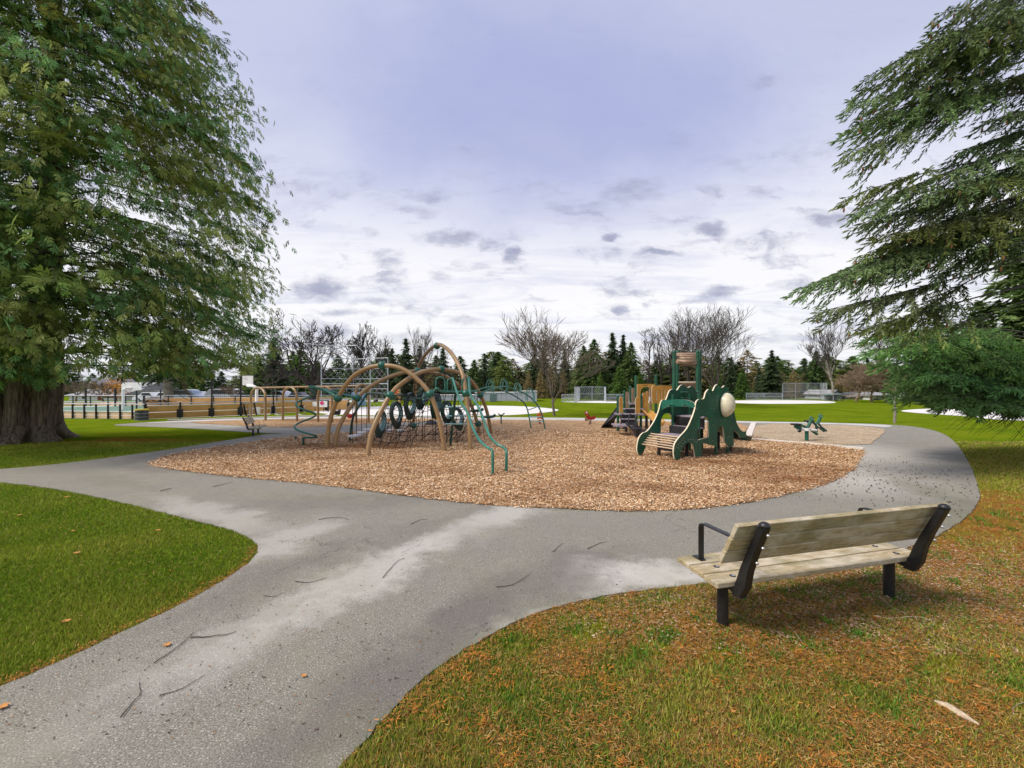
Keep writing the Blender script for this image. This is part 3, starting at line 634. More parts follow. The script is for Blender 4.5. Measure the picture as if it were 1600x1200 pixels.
# arched loop ladder to the right
rl1 = curve3([Q(750.6, 614, 17.6), Q(774, 606.5, 18.2), Q(791, 604.5, 18.8), Q(812.5, 611.5, 19.6), Q(832, 623.5, 20.2), Q(845, 643, 20.6), P(852, 671)])
rl2 = curve3([Q(747, 608.5, 18.2), Q(763, 605.2, 18.8), Q(780, 607.5, 19.6), Q(797, 615, 20.4), Q(812.5, 624, 20.9), Q(823, 637, 21.2), P(830, 669.5)])
for rr in (rl1, rl2):
    mb = MB(); mb.tube(rr, 0.036, 8); part(mb, 'ladder_rail', M['teal_paint'])
for (px, y0, y1, w) in ((764.5, 593.5, 616, 12), (786.5, 592.5, 617, 12), (808, 598, 620, 12), (827.5, 607, 634, 15)):
    for k in (0, 1):
        c = Q(px+k*2.5, (y0+y1)/2+k*1.5, 19.2+k*.5); rx, rz = w/F*19/2*.8, (y1-y0)/F*19/2; pts = []
        for a in range(15):
            th = PI*1.35*(a/14)-0.25*PI; pts.append(c+Vector((rx*math.cos(th), .25*k+.15*math.sin(th), rz*math.sin(th))))
        mb = MB(); mb.tube(pts, 0.022, 6); part(mb, 'hand_loop', M['teal_paint'])
for a, b in (((824, 641), (844, 634)), ((826.5, 651), (849, 651.5)), ((829, 659), (850.5, 658.5))):
    mb = MB(); mb.tube([Q(*a, 21.2), Q(*b, 20.7)], 0.026, 6); part(mb, 'rung', M['ring_in'])

# ------------------------------------------------------------------ dinosaur play structure
OA = Vector((( 1054-800)/F*11.6, 11.6, 0)); OB = Vector(((1166-800)/F*13.2, 13.2, 0))
U = (OB-OA).normalized(); Vv = Vector((-U.y, U.x, 0)); WD = 1.12
LA = OA+Vv*WD-U*0.2; LB = LA+U*4
ps = thing('play_structure', 'green dinosaur shaped play structure with tan tower, stairs and ladder', 'play structure', OA)
def pp(mb, name, m, par=ps, **k): return mb.build(name, m, par, **k)
def panel(name, outer, holes, A, B, th=0.045, mats=None, par=ps, pix=True, off=0.0):
    d = (Vector((B.x-A.x, B.y-A.y, 0))).normalized(); nn = Vector((-d.y, d.x, 0)); A = Vector((A.x, A.y, 0))
    def cv(l): return [Vector((*onplane(x, y, A, B), 0)) if pix else Vector((x, y, 0)) for x, y in l]
    loops = [cv(outer)]+[cv(h) for h in holes]; mb = MB(); flat = [p for l in loops for p in l]
    tris = tessellate_polygon(loops); W3 = lambda p, o: A+d*p.x+Vector((0, 0, p.y))+nn*(o+off)
    for o, flip in ((0, 0), (th, 1)):
        mb.add([W3(p, o) for p in flat], [tuple(t) if not flip else tuple(reversed(t)) for t in tris], 0)
    for l in loops:
        n = len(l); mb.add([W3(p, 0) for p in l]+[W3(p, th) for p in l], [(i, (i+1) % n, n+(i+1) % n, n+i) for i in range(n)], 1)
    return mb.build(name, mats or [M['panel_green'], M['panel_edge']], par)
def sm(pts, n=3):
    v = curve3([Vector((x, y, 0)) for x, y in pts], n); return [(p.x, p.y) for p in v]
def archhole(x0, x1, yt, yb, n=8):
    c = (x0+x1)/2; r = (x1-x0)/2; ry = r*1.25
    return [(x0, yb)]+[(c-r*math.cos(PI*k/n), yt+ry-ry*math.sin(PI*k/n)) for k in range(n+1)]+[(x1, yb)]
rp = sm([(1057, 720), (1054, 716), (1052.7, 704), (1055, 692.6), (1062.7, 682), (1073, 670.5), (1080, 656.5), (1086, 640), (1088, 628.5), (1092, 624), (1097, 624), (1100.5, 622), (1103, 613.3), (1107.6, 608), (1112, 610.4), (1114.5, 610),
    (1117.5, 603.5), (1122, 600.3), (1126, 605), (1129, 605.5), (1132.6, 602.5), (1137, 606), (1141, 613), (1145, 618), (1146.6, 636.7), (1151, 660), (1158.3, 672.8), (1162, 674)])+[(1166, 673.6), (1166, 684.3), (1157, 684)]
rp += sm([(1156, 681), (1151, 675), (1147.5, 673), (1146, 677), (1146.5, 688), (1146.8, 696)])+[(1138.5, 699.5)]
rp += sm([(1135, 693), (1132.5, 690), (1131.5, 680), (1130.5, 670), (1127.5, 665.6), (1124, 667), (1121, 676), (1120.5, 690)])+[(1119.8, 697.5), (1097, 692), (1096.5, 720), (1087, 724)]
rp += [(1086.5, 714), (1084, 700)]+sm([(1083, 695), (1079, 692), (1074, 692.4), (1069, 698), (1064, 708), (1062, 717)])
hole1 = [(1089.5, 688), (1090, 664), (1091.5, 656), (1094, 652), (1099, 650), (1104, 652), (1107.3, 658), (1107.5, 683)]
h2s = onplane(1128, 632, OA, OB)
panel('side_panel', rp, [hole1], OA, OB)
lp = sm([(998.9, 714), (995.4, 701.5), (998, 685.8), (1004, 677), (1012, 673), (1022.5, 658), (1029.5, 642), (1033, 628), (1037, 624.5), (1041, 624), (1046, 611), (1052, 608), (1056, 609.5), (1058.6, 609),
    (1062.8, 602.8), (1068, 601.2), (1072, 604.5), (1075, 605.8), (1080, 603.5), (1084, 605), (1086.6, 609), (1090, 617), (1093, 630)])+[(1094, 656), (1094, 690), (1056, 690)]
lp += [(1055.5, 672)]+sm([(1053.5, 660), (1048, 648), (1042, 645.5), (1036, 649), (1033, 659), (1032.5, 672)])+[(1032, 681), (1016, 684)]+sm([(1011, 690), (1008, 700), (1003, 712)])
panel('side_panel', lp, [], LA, LB)
# bubble window
cb = pl(1133.2, 632.5, OA, OB); mb = MB(); vs = []; n = 22; d3 = U
for j in range(6):
    rr = math.cos(j/5*PI/2); out = math.sin(j/5*PI/2)*0.26
    for k in range(n):
        a = 2*PI*k/n; hw = 0.28*(1+0.10*math.cos(a-0.7)); hh = 0.375*(1+0.06*math.sin(2*a))
        vs.append(cb-Vv*(0.01+out)+d3*(hw*rr*math.cos(a))+Vector((0, 0, hh*rr*math.sin(a))))
mb.add(vs, [(j*n+k, j*n+(k+1) % n, (j+1)*n+(k+1) % n, (j+1)*n+k) for j in range(5) for k in range(n)], 0, True); pp(mb, 'bubble_window', M['bubble'])
mb = MB(); mb.tube([cb-Vv*0.012+d3*(0.30*(1+0.10*math.cos(2*PI*k/24-0.7))*math.cos(2*PI*k/24))+Vector((0, 0, 0.395*math.sin(2*PI*k/24)*(1+0.06*math.sin(4*PI*k/24)))) for k in range(25)], 0.016, 6, cap=False); pp(mb, 'window_rim', M['panel_green'])
def L(u, v, h): return OA+U*u+Vv*v+Vector((0, 0, h))
# bolts: small pale discs on the near panel
for x, y in [(1060, 700), (1064, 697), (1067, 693), (1070, 690), (1075, 687.3), (1079, 686.3), (1083, 687), (1085.5, 690), (1063, 704.5), (1110, 638), (1115, 639), (1119.5, 658.5), (1126, 657.5), (1132, 657), (1114, 664), (1114, 689), (1105, 610.5+2), (1122, 605), (1108, 616), (1143, 621), (1150, 662), (1138, 682), (1087, 671), (1088, 691), (1092, 627), (1120, 619), (1143, 652)]:
    mb = MB(); mb.disc(pl(x, y, OA, OB)-Vv*0.006, 0.014, 0.012, 8, ax=Vv); pp(mb, 'bolt', M['chrome'])
# posts
for u, v, h in ((1.15, 0.09, 1.9), (1.15, WD-.09, 1.9), (1.95, 0.09, 1.95), (1.95, WD-.09, 1.9), (2.55, 0.10, 1.2), (2.55, WD-.1, 1.2)):
    mb = MB(); mb.tube([L(u, v, -.1), L(u, v, h)], 0.045, 10); pp(mb, 'post', M['panel_green'])
for u, v in ((0.35, .25), (0.35, WD-.25), (.95, .35), (.95, WD-.35), (3.05, .35), (3.05, WD-.35)):
    mb = MB(); mb.tube([L(u, v, -.1), L(u, v, .62)], 0.05, 10); pp(mb, 'post', M['black_plastic'])
# ladder of tan rungs, decks and risers
for k in range(6):
    a = k/5; u = 0.02+0.36*a-0.20*(1-a)*0.0; h = 0.36+0.30*a
    mb = MB(); mb.tube([L(u-0.12, WD+0.02, h+.02), L(u, 0.0, h)], 0.022, 8); pp(mb, 'rung', M['rung'])
mb = MB(); q = [(0.42, .66), (1.12, .66)]
def deckbox(u0, u1, v0, v1, h0, h1, name, m, bev=0.0):
    mb = MB(); c = [L(u0, v0, h0), L(u1, v0, h0), L(u1, v1, h0), L(u0, v1, h0), L(u0, v0, h1), L(u1, v0, h1), L(u1, v1, h1), L(u0, v1, h1)]
    mb.add(c, [(0, 3, 2, 1), (4, 5, 6, 7), (0, 1, 5, 4), (1, 2, 6, 5), (2, 3, 7, 6), (3, 0, 4, 7)]); return pp(mb, name, m, bevel=bev)
deckbox(0.40, 1.05, .06, WD-.03, .61, .67, 'deck', M['deck'], .01)
deckbox(1.06, 1.10, .06, WD-.03, .50, .90, 'riser', M['black_plastic'])
deckbox(1.11, 1.34, .06, WD-.03, .87, .91, 'tread', M['deck'])
deckbox(1.35, 1.39, .06, WD-.03, .85, 1.18, 'riser', M['black_plastic'])
deckbox(1.40, 2.55, .06, WD-.03, 1.16, 1.22, 'deck', M['deck'], .01)
deckbox(0.30, .80, .30, WD-.30, .22, .40, 'support_box', M['black_plastic'])
# slide out at the back
for k in range(1):
    mb = MB(); pr = [(2.5, 1.18), (2.9, .85), (3.3, .5), (3.62, .36), (3.85, .34)]; vs = []
    for u, h in pr:
        for v, dh in ((0.10, .16), (.16, 0), (WD-.16, 0), (WD-.10, .16)): vs.append(L(u, v, h+dh))
    mb.add(vs, [(4*i+j, 4*i+j+1, 4*i+5+j, 4*i+4+j) for i in range(4) for j in range(3)], 0, True); pp(mb, 'slide', M['dark_green'])
# curved front sign board between the necks
Fl = pl(1033, 640, LA, LB); Fr = pl(1087, 640, OA, OB); Fl.z = Fr.z = 0
fb = sm([(1032, 641), (1032.5, 634), (1034, 627), (1045, 624.5), (1059, 624), (1074, 625), (1084, 629)])+[(1087.5, 639)]+sm([(1080, 636.5), (1060, 633.5), (1042, 636)])
panel('front_board', fb, [[(1044, 634.6), (1044, 632.8), (1054, 632.6), (1055, 634.2)], [(1066, 634), (1066, 632.3), (1073, 633.1), (1074, 634.8)]], Fl, Fr, 0.03, [M['green_paint'], M['panel_edge']])
# arched door panel under the front board (green, left)
# right-hand bridge tube rails to the tower
for h in (1.95, 1.75):
    mb = MB(); mb.tube([L(1.6, WD, h), L(2.6, WD+.1, h)], 0.05, 8); pp(mb, 'rail', M['panel_green'])
# --- tall tower with its arched tan roof
def tq(px, py, z): return Q(px, py, z)
tz0, tz1 = 15.2, 16.3
tp = []
for px, z in ((1053.5, tz0), (1090, tz0), (1058.5, tz1), (1093.5, tz1)):
    x = (px-800)/F*z; tp.append((x, z)); mb = MB(); mb.tube([(x, z, -.1), (x, z, CH+(HY-550)/F*z)], 0.065, 10); mb.ball((x, z, CH+(HY-550)/F*z), .07, 10, 6); pp(mb, 'post', M['panel_green'])
x0, x1 = tp[0][0]+.08, tp[1][0]-.0; zt = CH+(HY-549)/F*tz0; zb = CH+(HY-567.5)/F*tz0
mb = MB(); vs = []; N = 12
for i in range(N+1):
    a = PI*i/N; y = (tz0+tz1)/2-0.62*math.cos(a); z = zb+(zt-zb)*math.sin(a)
    for dx, dz in ((x0, 0), (x1, 0), (x1, -.03), (x0, -.03)): vs.append((dx-.02+(y-tz0)*.49, y, z+dz))
mb.add(vs, [(4*i+k, 4*i+(k+1) % 4, 4*i+4+(k+1) % 4, 4*i+4+k) for i in range(N) for k in range(4)], 0, True); pp(mb, 'tower_roof', M['brown_plastic'])
mb = MB()
for i in range(1, 12, 2):
    a = PI*i/24; y = (tz0+tz1)/2-0.635*math.cos(a); z = zb+(zt-zb)*math.sin(a)+.0; mb.beam((x0+.06+(y-tz0)*.49, y, z), (x1-.10+(y-tz0)*.49, y, z), .02, .012)
pp(mb, 'roof_rib', M['brown_plastic'])
def slab(a, b, c, d_, th, name, m, nrm=Vector((0, 1, 0))):
    mb = MB(); v = [Vector(x) for x in (a, b, c, d_)]; v += [x+nrm*th for x in v]
    mb.add(v, [(0, 1, 2, 3), (7, 6, 5, 4), (0, 4, 5, 1), (1, 5, 6, 2), (2, 6, 7, 3), (3, 7, 4, 0)]); return pp(mb, name, m)
slab(tq(1060, 609, 16.3), tq(1089, 609, 16.3), tq(1089, 598, 16.3), tq(1060, 598, 16.3), .04, 'tower_panel', M['brown_plastic'])
slab(tq(1070, 640, 15.2), tq(1083, 640, 15.2), tq(1083, 628, 15.2), tq(1070, 628, 15.2), .04, 'tower_panel', M['brown_plastic'])
mb = MB(); mb.box((tp[0][0]-.05, tz0-.05, 1.18), (tp[1][0]+.1, tz1+.05, 1.25)); pp(mb, 'deck', M['deck'])
mb = MB(); mb.tube([tq(1060, 597.5, 16.25), tq(1090, 597.5, 16.25)], .03, 8); pp(mb, 'rail', M['panel_edge'])
mb = MB(); mb.tube([Vector((tp[1][0], tz0, 1.9)), L(2.2, WD, 1.75)], .05, 8); pp(mb, 'rail', M['panel_green'])
# --- left wing: stairs, wavy panels, climbing ramp, scoop slide
def post(px, py0, gy, name='post', m='panel_green', r=.065):
    g = P(px, gy); mb = MB(); top_ = CH-(py0-HY)/F*g.y; mb.tube([(g.x, g.y, -.1), (g.x, g.y, top_)], r, 10); mb.ball((g.x, g.y, top_), r*1.02, 10, 5, 0, .6); pp(mb, name, M[m]); return g
g1 = post(965.5, 619, 675); g2 = post(1001.3, 618, 673.5); post(975.5, 611, 671); post(985, 604, 668); post(993.5, 588, 666.5, r=.075); post(1025, 587, 667, r=.075); post(1011, 612, 670, m='yellow_plastic', r=.05)
post(1010, 640, 671, m='black_plastic'); post(1017.5, 640, 669, m='black_plastic'); post(1024.5, 631, 667, m='black_plastic'); post(1052.5, 600, 690); post(978, 660, 676.5, m='black_plastic')
def quad(pts, z, th, name, m): return slab(*[Q(x, y, z) for x, y in pts], th, name, M[m])
qa = lambda x0, x1, y0, y1: [(x0, y1), (x1, y1), (x1, y0), (x0, y0)]
pnl = [M['yellow_plastic'], M['panel_edge']]
def fpanel(outer, holes, z, name='tan_panel', th=.05, yaw=0.0, mats=None):
    cxp = outer[0][0]; A = Q(cxp, HY, z); A.z = 0; B = A+Vector((math.cos(yaw), math.sin(yaw), 0))
    return panel(name, outer, holes, A, B, th, mats or pnl)
fpanel([(967.5, 645), (967.5, 622), (970, 619.5), (973.2, 622), (973.2, 646)], [], 19.2)
fpanel([(993, 646), (993, 623), (996, 619.5), (1000.5, 619.5), (1000.5, 646)], [], 19.4)
fpanel([(995.5, 624), (995.5, 600), (1023.5, 600), (1023.5, 624), (1018.6, 624)]+archhole(1000.5, 1018.6, 604, 624)[::-1][1:-1]+[(1000.5, 624)], [[(1005, 601.6), (1013, 601.6), (1013, 602.5), (1005, 602.5)]], 20.6)
fpanel([(1004, 624), (1004, 614), (1013, 613), (1013, 634), (1011, 650), (1004, 650)], [], 19.9)
slots = [[(x, 625.5), (x, 609.5), (x+1.3, 609.5), (x+1.3, 625.5)] for x in (1025, 1032, 1037, 1042, 1046.5)]
fpanel(sm([(1019, 630), (1019, 604.5), (1026, 603), (1038, 602), (1050.5, 603.5)])+[(1051, 626), (1046, 630.5)], slots, 17.6)
quad(qa(1015, 1019, 608, 640), 18.8, .12, 'side_panel', 'brown_plastic')
for i, (x0, x1, y0, y1) in enumerate(((978, 982.5, 612, 640), (987, 991, 606, 632))):
    quad(qa(x0, x1, y0, y1), 20.4+i*.3, .05, 'baluster_panel', 'brown_plastic')
# decks, treads and risers of the left stairs
def tread(px0, px1, py, z, dep, th, name='tread', m='deck'):
    a = Q(px0, py, z); b = Q(px1, py, z); mb = MB(); mb.box((a.x, z, a.z-th), (b.x, z+dep, a.z)); pp(mb, name, M[m], bevel=.008)
def riser(px0, px1, y0, y1, z, m='black_plastic'):
    a = Q(px0, y1, z); b = Q(px1, y0, z); mb = MB(); mb.box((a.x, z, a.z), (b.x, z+.04, b.z)); pp(mb, 'riser', M[m])
tread(964, 993, 664.6, 17.6, 1.0, .07); tread(968, 1008, 647, 18.9, 1.0, .07, 'deck'); tread(977, 1008, 638.5, 19.6, .5, .06); tread(984, 1008, 631, 20.3, 1.3, .06, 'deck'); tread(971, 992, 654.5, 18.5, .3, .05)
riser(969, 992, 648, 653.5, 18.78); riser(970, 993, 655, 662.5, 18.60); riser(978, 992, 639.5, 646, 19.5); riser(985, 1008, 632, 637, 20.2)
for px in (970, 982, 992.5):
    mb = MB(); mb.tube(curve3([Q(px, 663, 17.9), Q(px+.2, 655, 18.0), Q(px+1.5, 649, 18.5), Q(px+3, 646.5, 18.9)]), .022, 6); pp(mb, 'hand_loop', M['black_plastic'])
mb = MB(); mb.tube(curve3([Q(996, 668, 18.4), Q(997, 655, 18.4), Q(996, 651, 18.6), Q(993.5, 650, 18.9)]), .02, 6); pp(mb, 'hand_loop', M['black_plastic'])
# black climbing ramp on the left, with hand holds
a, b, c, d_ = P(938, 669.5), P(957, 667), Q(965, 647, 19.9), Q(964.5, 635, 20.4)
mb = MB(); vs = [a, b, c, d_]; vs = vs+[v+Vector((.02, .12, 0)) for v in vs]; mb.add(vs, [(0, 1, 2, 3), (7, 6, 5, 4), (0, 4, 5, 1), (1, 5, 6, 2), (2, 6, 7, 3), (3, 7, 4, 0)]); rmp = pp(mb, 'climbing_ramp', M['black_plastic'])
for (u, v) in ((.25, .5), (.5, .35), (.55, .75), (.8, .5)):
    p = a.lerp(b, v).lerp(d_.lerp(c, v), u); mb = MB(); mb.ball(p-Vector((0, .03, 0)), .05, 8, 5); pp(mb, 'hand_hold', M['deck'], rmp)
# black scoop slide below
mb = MB(); vs = []
for (x, y, z) in ((984, 664, 17.7), (989, 668, 17.4), (997, 675, 17.0), (1003, 675.5, 16.9)):
    c = Q(x, y, z); 
    for dx, dz in ((-.16, .13), (-.13, -.02), (.13, -.02), (.16, .13)): vs.append(c+Vector((dx*1.1, -dx*.5, dz)))
mb.add(vs, [(4*i+j, 4*i+j+1, 4*i+5+j, 4*i+4+j) for i in range(3) for j in range(3)]+[(0, 1, 2, 3), (15, 14, 13, 12)]); s_ = pp(mb, 'scoop_slide', M['black_plastic']); s_.modifiers.new('solid', 'SOLIDIFY').thickness = .03
mb = MB(); c = Q(998, 679.5, 16.9); mb.box((c.x-.12, 16.9, -.05), (c.x+.12, 17.1, c.z+.25)); pp(mb, 'scoop_foot', M['black_plastic'])
# curved ochre slide behind
mb = MB(); vs = []; path_s = [(1010, 644, 18.7), (1014, 647, 18.3), (1019, 652, 17.9), (1024, 658, 17.5), (1031, 663, 17.2)]
for i, (x, y, z) in enumerate(path_s):
    c = Q(x, y, z)
    for k in range(7):
        a = PI*k/6; vs.append(c+Vector((-.24*math.cos(a)*.6, .24*math.cos(a)*.8, -.20*math.sin(a)+.12)))
mb.add(vs, [(7*i+j, 7*i+j+1, 7*i+8+j, 7*i+7+j) for i in range(4) for j in range(6)], 0, True); s_ = pp(mb, 'curved_slide', M['yellow_plastic']); s_.modifiers.new('solid', 'SOLIDIFY').thickness = .04
mb = MB(); mb.tube(curve3([Q(1033, 655, 17.4), Q(1040, 659, 17.2), Q(1047, 664, 17), Q(1052, 672, 17)]), .03, 6); pp(mb, 'rail', M['yellow_plastic'])
# small bits: red handle, pale talk panel
mb = MB(); mb.box((Q(1014, 627, 18.7).x, 18.68, Q(1014, 627, 18.7).z), (Q(1016, 627, 18.7).x, 18.72, Q(1014, 620, 18.7).z)); pp(mb, 'talk_panel', M['white_paint'])
# ------------------------------------------------------------------ swings
def swing_frame(label, arches, rail, seats):
    root = thing('swing_set', label, 'swing set', P((arches[0][0]+arches[-1][1])/2, 656), 'tan arched swing sets')
    for x0, x1, y0, y1, yt in arches:
        a, b = P(x0, y0), P(x1, y1) if x1 else None
        mid = (a+b)/2; h = CH-(yt-HY)/F*mid.y; d = (b-a); w = d.length; dn = d.normalized(); r = min(w/2, .62)
        pts = [a-Vector((0, 0, .1)), a+Vector((0, 0, h*.5)), a+Vector((0, 0, h-r))]+[mid+dn*(-w/2*math.cos(t_))+Vector((0, 0, h-r+r*math.sin(t_))) for t_ in (PI*.12, PI*.25, PI*.38, PI*.5, PI*.62, PI*.75, PI*.88)]+[b+Vector((0, 0, h-r)), b+Vector((0, 0, h*.5)), b-Vector((0, 0, .1))]
        mb = MB(); mb.tube(pts, .07, 10); mb.build('arch', M['tan_paint'], root)
    mb = MB(); mb.tube([Q(*p) for p in rail], .06, 8); mb.build('top_rail', M['tan_paint'], root)
    return root
swing_frame('long tan swing frame with arched legs beside the court', [(392, 415, 654.5, 657.5, 605.5), (442, 464, 657.5, 659, 605), (497, 519, 660, 661, 604)], [(402, 606, 27), (454, 605, 26), (508, 604, 24.8), (566, 603, 24.2)], None)
swing_frame('tan swing frame end seen behind the climber arches', [(556.5, 576, 662.5, 661.5, 601)], [(566, 602, 24.0), (572, 602.6, 24.3)], None)
def swing(px, py, z, ztop, kind, label):
    c = Q(px, py, z); root = thing('swing', label, 'swing', c, 'swings hanging from the tan frames')
    for s in (-1, 1):
        mb = MB(); mb.tube([c+Vector((s*.22, 0, .05)), (c.x+s*.24, z, 2.1)], .010, 4); mb.build('chain', M['galv'], root)
    mb = MB()
    if kind == 'belt':
        vs = []
        for i in range(7):
            x = -.24+.08*i; zz = .06*(x/.24)**2
            vs += [c+Vector((x, -.09, zz)), c+Vector((x, .09, zz)), c+Vector((x, .09, zz-.025)), c+Vector((x, -.09, zz-.025))]
        mb.add(vs, [(4*i+k, 4*i+(k+1) % 4, 4*i+4+(k+1) % 4, 4*i+4+k) for i in range(6) for k in range(4)]); mb.build('seat', M['white_metal'], root)
    else:
        n = 12; vs = []
        for r, h in ((.16, -.22), (.21, -.1), (.22, .06), (.19, .06), (.17, -.08), (.12, -.19)):
            for k in range(n): vs.append(c+Vector((r*math.cos(2*PI*k/n)*1.1, r*math.sin(2*PI*k/n), h+(.07*math.cos(4*PI*k/n) if h > 0 else 0))))
        mb.add(vs, [(j*n+k, j*n+(k+1) % n, (j+1)*n+(k+1) % n, (j+1)*n+k) for j in range(5) for k in range(n)]+[tuple(range(n))], 0, True); mb.build('bucket', M[kind], root)
swing(418, 647.5, 26.7, 0, 'belt', 'pale belt swing nearest the basketball post')
swing(436, 648, 26.3, 0, 'belt', 'pale belt swing in the middle bay of the long frame')
swing(471, 648, 25.6, 0, 'belt', 'pale belt swing just left of the spiral pole')
swing(526, 642.5, 24.6, 0, 'black_plastic', 'black bucket swing seen between the tan arches')
swing(548, 647.5, 24.3, 0, 'red', 'red bucket swing behind the tan arches')

# ------------------------------------------------------------------ spring riders and little stool
def rider(px, gy, label, style):
    g = P(px, gy); root = thing('spring_rider', label, 'spring rider', g, 'spring riders along the far chip edge')
    k = g.y/F
    def at(dx, h): return g+Vector((dx, 0, h))
    mb = MB(); mb.tube([at(.09*math.cos(a*.9), .02+.34*a/22)+Vector((0, .09*math.sin(a*.9), 0)) for a in range(23)], .022, 6); mb.disc(at(0, .02), .13, .04, 12); mb.build('spring', M['red'] if style else M['black_metal'], root)
    if style == 0:      # bird shaped panels
        for yo in (-.13, .11):
            mb = MB(); o2 = [(-.10, .36), (-.30, .25), (-.36, .40), (-.24, .58), (-.32, .72), (-.38, .86), (-.28, .96), (-.14, .90), (-.12, .74), (0, .56), (.22, .56), (.34, .66), (.36, .50), (.25, .38)]
            n = len(o2); f = [at(x, h)+Vector((0, yo, 0)) for x, h in o2]; b_ = [p+Vector((0, .03, 0)) for p in f]
            mb.add(f+b_, [tuple(range(n)), tuple(range(2*n-1, n-1, -1))]+[(i, (i+1) % n, n+(i+1) % n, n+i) for i in range(n)]); mb.build('rider_panel', M['red'], root)
        mb = MB(); mb.disc(at(-.26, .86)+Vector((0, -.15, 0)), .06, .03, 12, ax=Vector((0, 1, 0))); mb.build('eye_disc', M['white_paint'], root)
        mb = MB(); mb.disc(at(-.27, .40)+Vector((0, -.15, 0)), .11, .03, 14, ax=Vector((0, 1, 0))); mb.build('wing_disc', M['brown_plastic'], root)
        mb = MB(); mb.tube([at(-.22, .70)+Vector((0, -.25, 0)), at(-.22, .70)+Vector((0, .27, 0))], .02, 6); mb.build('handle', M['yellow'], root)
    else:
        mb = MB(); o2 = []
        for i in range(10): r = .30 if i % 2 == 0 else .16; o2.append((r*math.sin(2*PI*i/10), .62+r*math.cos(2*PI*i/10)))
        for yo in (-.14, .10):
            n = 10; mb = MB(); f = [at(x, h)+Vector((0, yo, 0)) for x, h in o2]; b_ = [p+Vector((0, .04, 0)) for p in f]
            mb.add(f+b_, [tuple(range(n)), tuple(range(2*n-1, n-1, -1))]+[(i, (i+1) % n, n+(i+1) % n, n+i) for i in range(n)]); mb.build('rider_panel', M['orange'], root)
        mb = MB(); mb.tube([at(0, .80)+Vector((0, -.27, 0)), at(0, .80)+Vector((0, .25, 0))], .025, 6); mb.build('handle', M['yellow'], root)
    mb = MB(); mb.box(tuple(at(-.16, .47)+Vector((0, -.10, 0))), tuple(at(.20, .53)+Vector((0, .10, 0)))); mb.build('seat', M['red'] if not style else M['yellow'], root); root.scale = (.82, .82, .82)
rider(922, 664, 'red spring rider with round head left of the black ramp', 0)
rider(843.5, 664, 'orange star shaped spring rider behind the loop ladder foot', 1)
g = P(783, 663); root = thing('balance_stool', 'small dark green stool with upturned ends on one post', 'balance seat', g)
mb = MB(); mb.tube([g-Vector((0, 0, .05)), g+Vector((0, 0, .52))], .04, 8); mb.build('post', M['dark_green'], root)
mb = MB(); mb.tube(curve3([g+Vector((-.17, 0, .62)), g+Vector((-.06, 0, .53)), g+Vector((.06, 0, .53)), g+Vector((.20, 0, .66))]), [.03]*7+[.05]*7+[.035]*7+[.02], 8); mb.build('seat', M['dark_green'], root)
g = P(674, 664); root = thing('rubber_mound', 'low black rubber mound on the chips behind the nets', 'mound', g)
mb = MB(); mb.ball(g, .36, 14, 8, 0, .8); mb.build('mound_top', M['black_plastic'], root)

# ------------------------------------------------------------------ seesaw
g = P(1260.5, 690); root = thing('seesaw', 'green four seat seesaw on the pale chip bed', 'seesaw', g)
def SQ(px, py, dz=0.0): return Q(px, py, g.y+dz)
mb = MB(); mb.tube([g-Vector((0, 0, .1)), g+Vector((0, 0, .55))], .065, 12); mb.build('post', M['green_paint'], root)
mb = MB(); mb.tube([SQ(1246, 671.5), SQ(1262, 671.5), SQ(1276, 672.5)], .045, 8); mb.disc(SQ(1261, 671, -.02), .12, .10, 14); mb.build('cross_beam', M['white_metal'], root)
mb = MB(); mb.tube(curve3([SQ(1242, 667), SQ(1250, 664.5, .1), SQ(1258, 667, .1), SQ(1264, 670, .2), SQ(1277, 678.5, .3)]), .05, 8); mb.build('beam', M['green_paint'], root)
mb = MB(); mb.tube(curve3([SQ(1262, 659.5, .9), SQ(1270, 660, 1.0), SQ(1275, 665, 1.0), SQ(1276, 675, .9)]), .045, 8); mb.build('beam', M['dark_green'], root)
mb = MB(); mb.tube([SQ(1278, 661, 1.1), SQ(1284, 668, 1.1), SQ(1291.5, 673.5, 1.1)], .04, 8); mb.tube([SQ(1274, 664, 1.0), SQ(1288, 674.5, 1.0)], .035, 8); mb.build('beam', M['dark_green'], root)
mb = MB(); mb.tube([SQ(1262, 669, .3), SQ(1276, 679, .3)], .035, 8); mb.build('beam', M['dark_green'], root)
for (x0, x1, y0, y1, dz) in ((1238, 1249, 661.5, 664.5, 0), (1259, 1269, 656.5, 659, .9)):
    mb = MB(); a = SQ(x0, y1, dz); b = SQ(x1, y0, dz); mb.box((a.x, a.y-.14, a.z), (b.x, a.y+.14, b.z)); mb.build('seat', M['black_plastic'], root, bevel=.02)
mb = MB(); f = [SQ(x, y, -.05) for x, y in sm([(1242, 664), (1246, 663), (1251, 666), (1253, 670), (1247, 671), (1242, 668)])]; n = len(f)
f2 = [p+Vector((0, .05, 0)) for p in f]; mb.add(f+f2, [tuple(range(n)), tuple(range(2*n-1, n-1, -1))]+[(i, (i+1) % n, n+(i+1) % n, n+i) for i in range(n)]); mb.build('seat_panel', M['green_paint'], root)
for (bx, by, tx, ty, dz) in ((1262, 668, 1268, 656, .3), (1277, 663, 1282, 652, 1.1)):
    mb = MB(); mb.tube([SQ(bx, by, dz), SQ(tx, ty, dz)], .04, 8)
    for s in (-1, 1):
        c = SQ(tx+s*2.6, ty-2, dz); mb.tube([c+Vector((.065*math.cos(a*PI/5), s*.12, .065*math.sin(a*PI/5))) for a in range(11)], .018, 6, cap=False); mb.tube([SQ(bx+s*2, by, dz), SQ(tx+s*2, ty, dz)], .022, 6)
    mb.build('handle', M['teal_paint'], root)
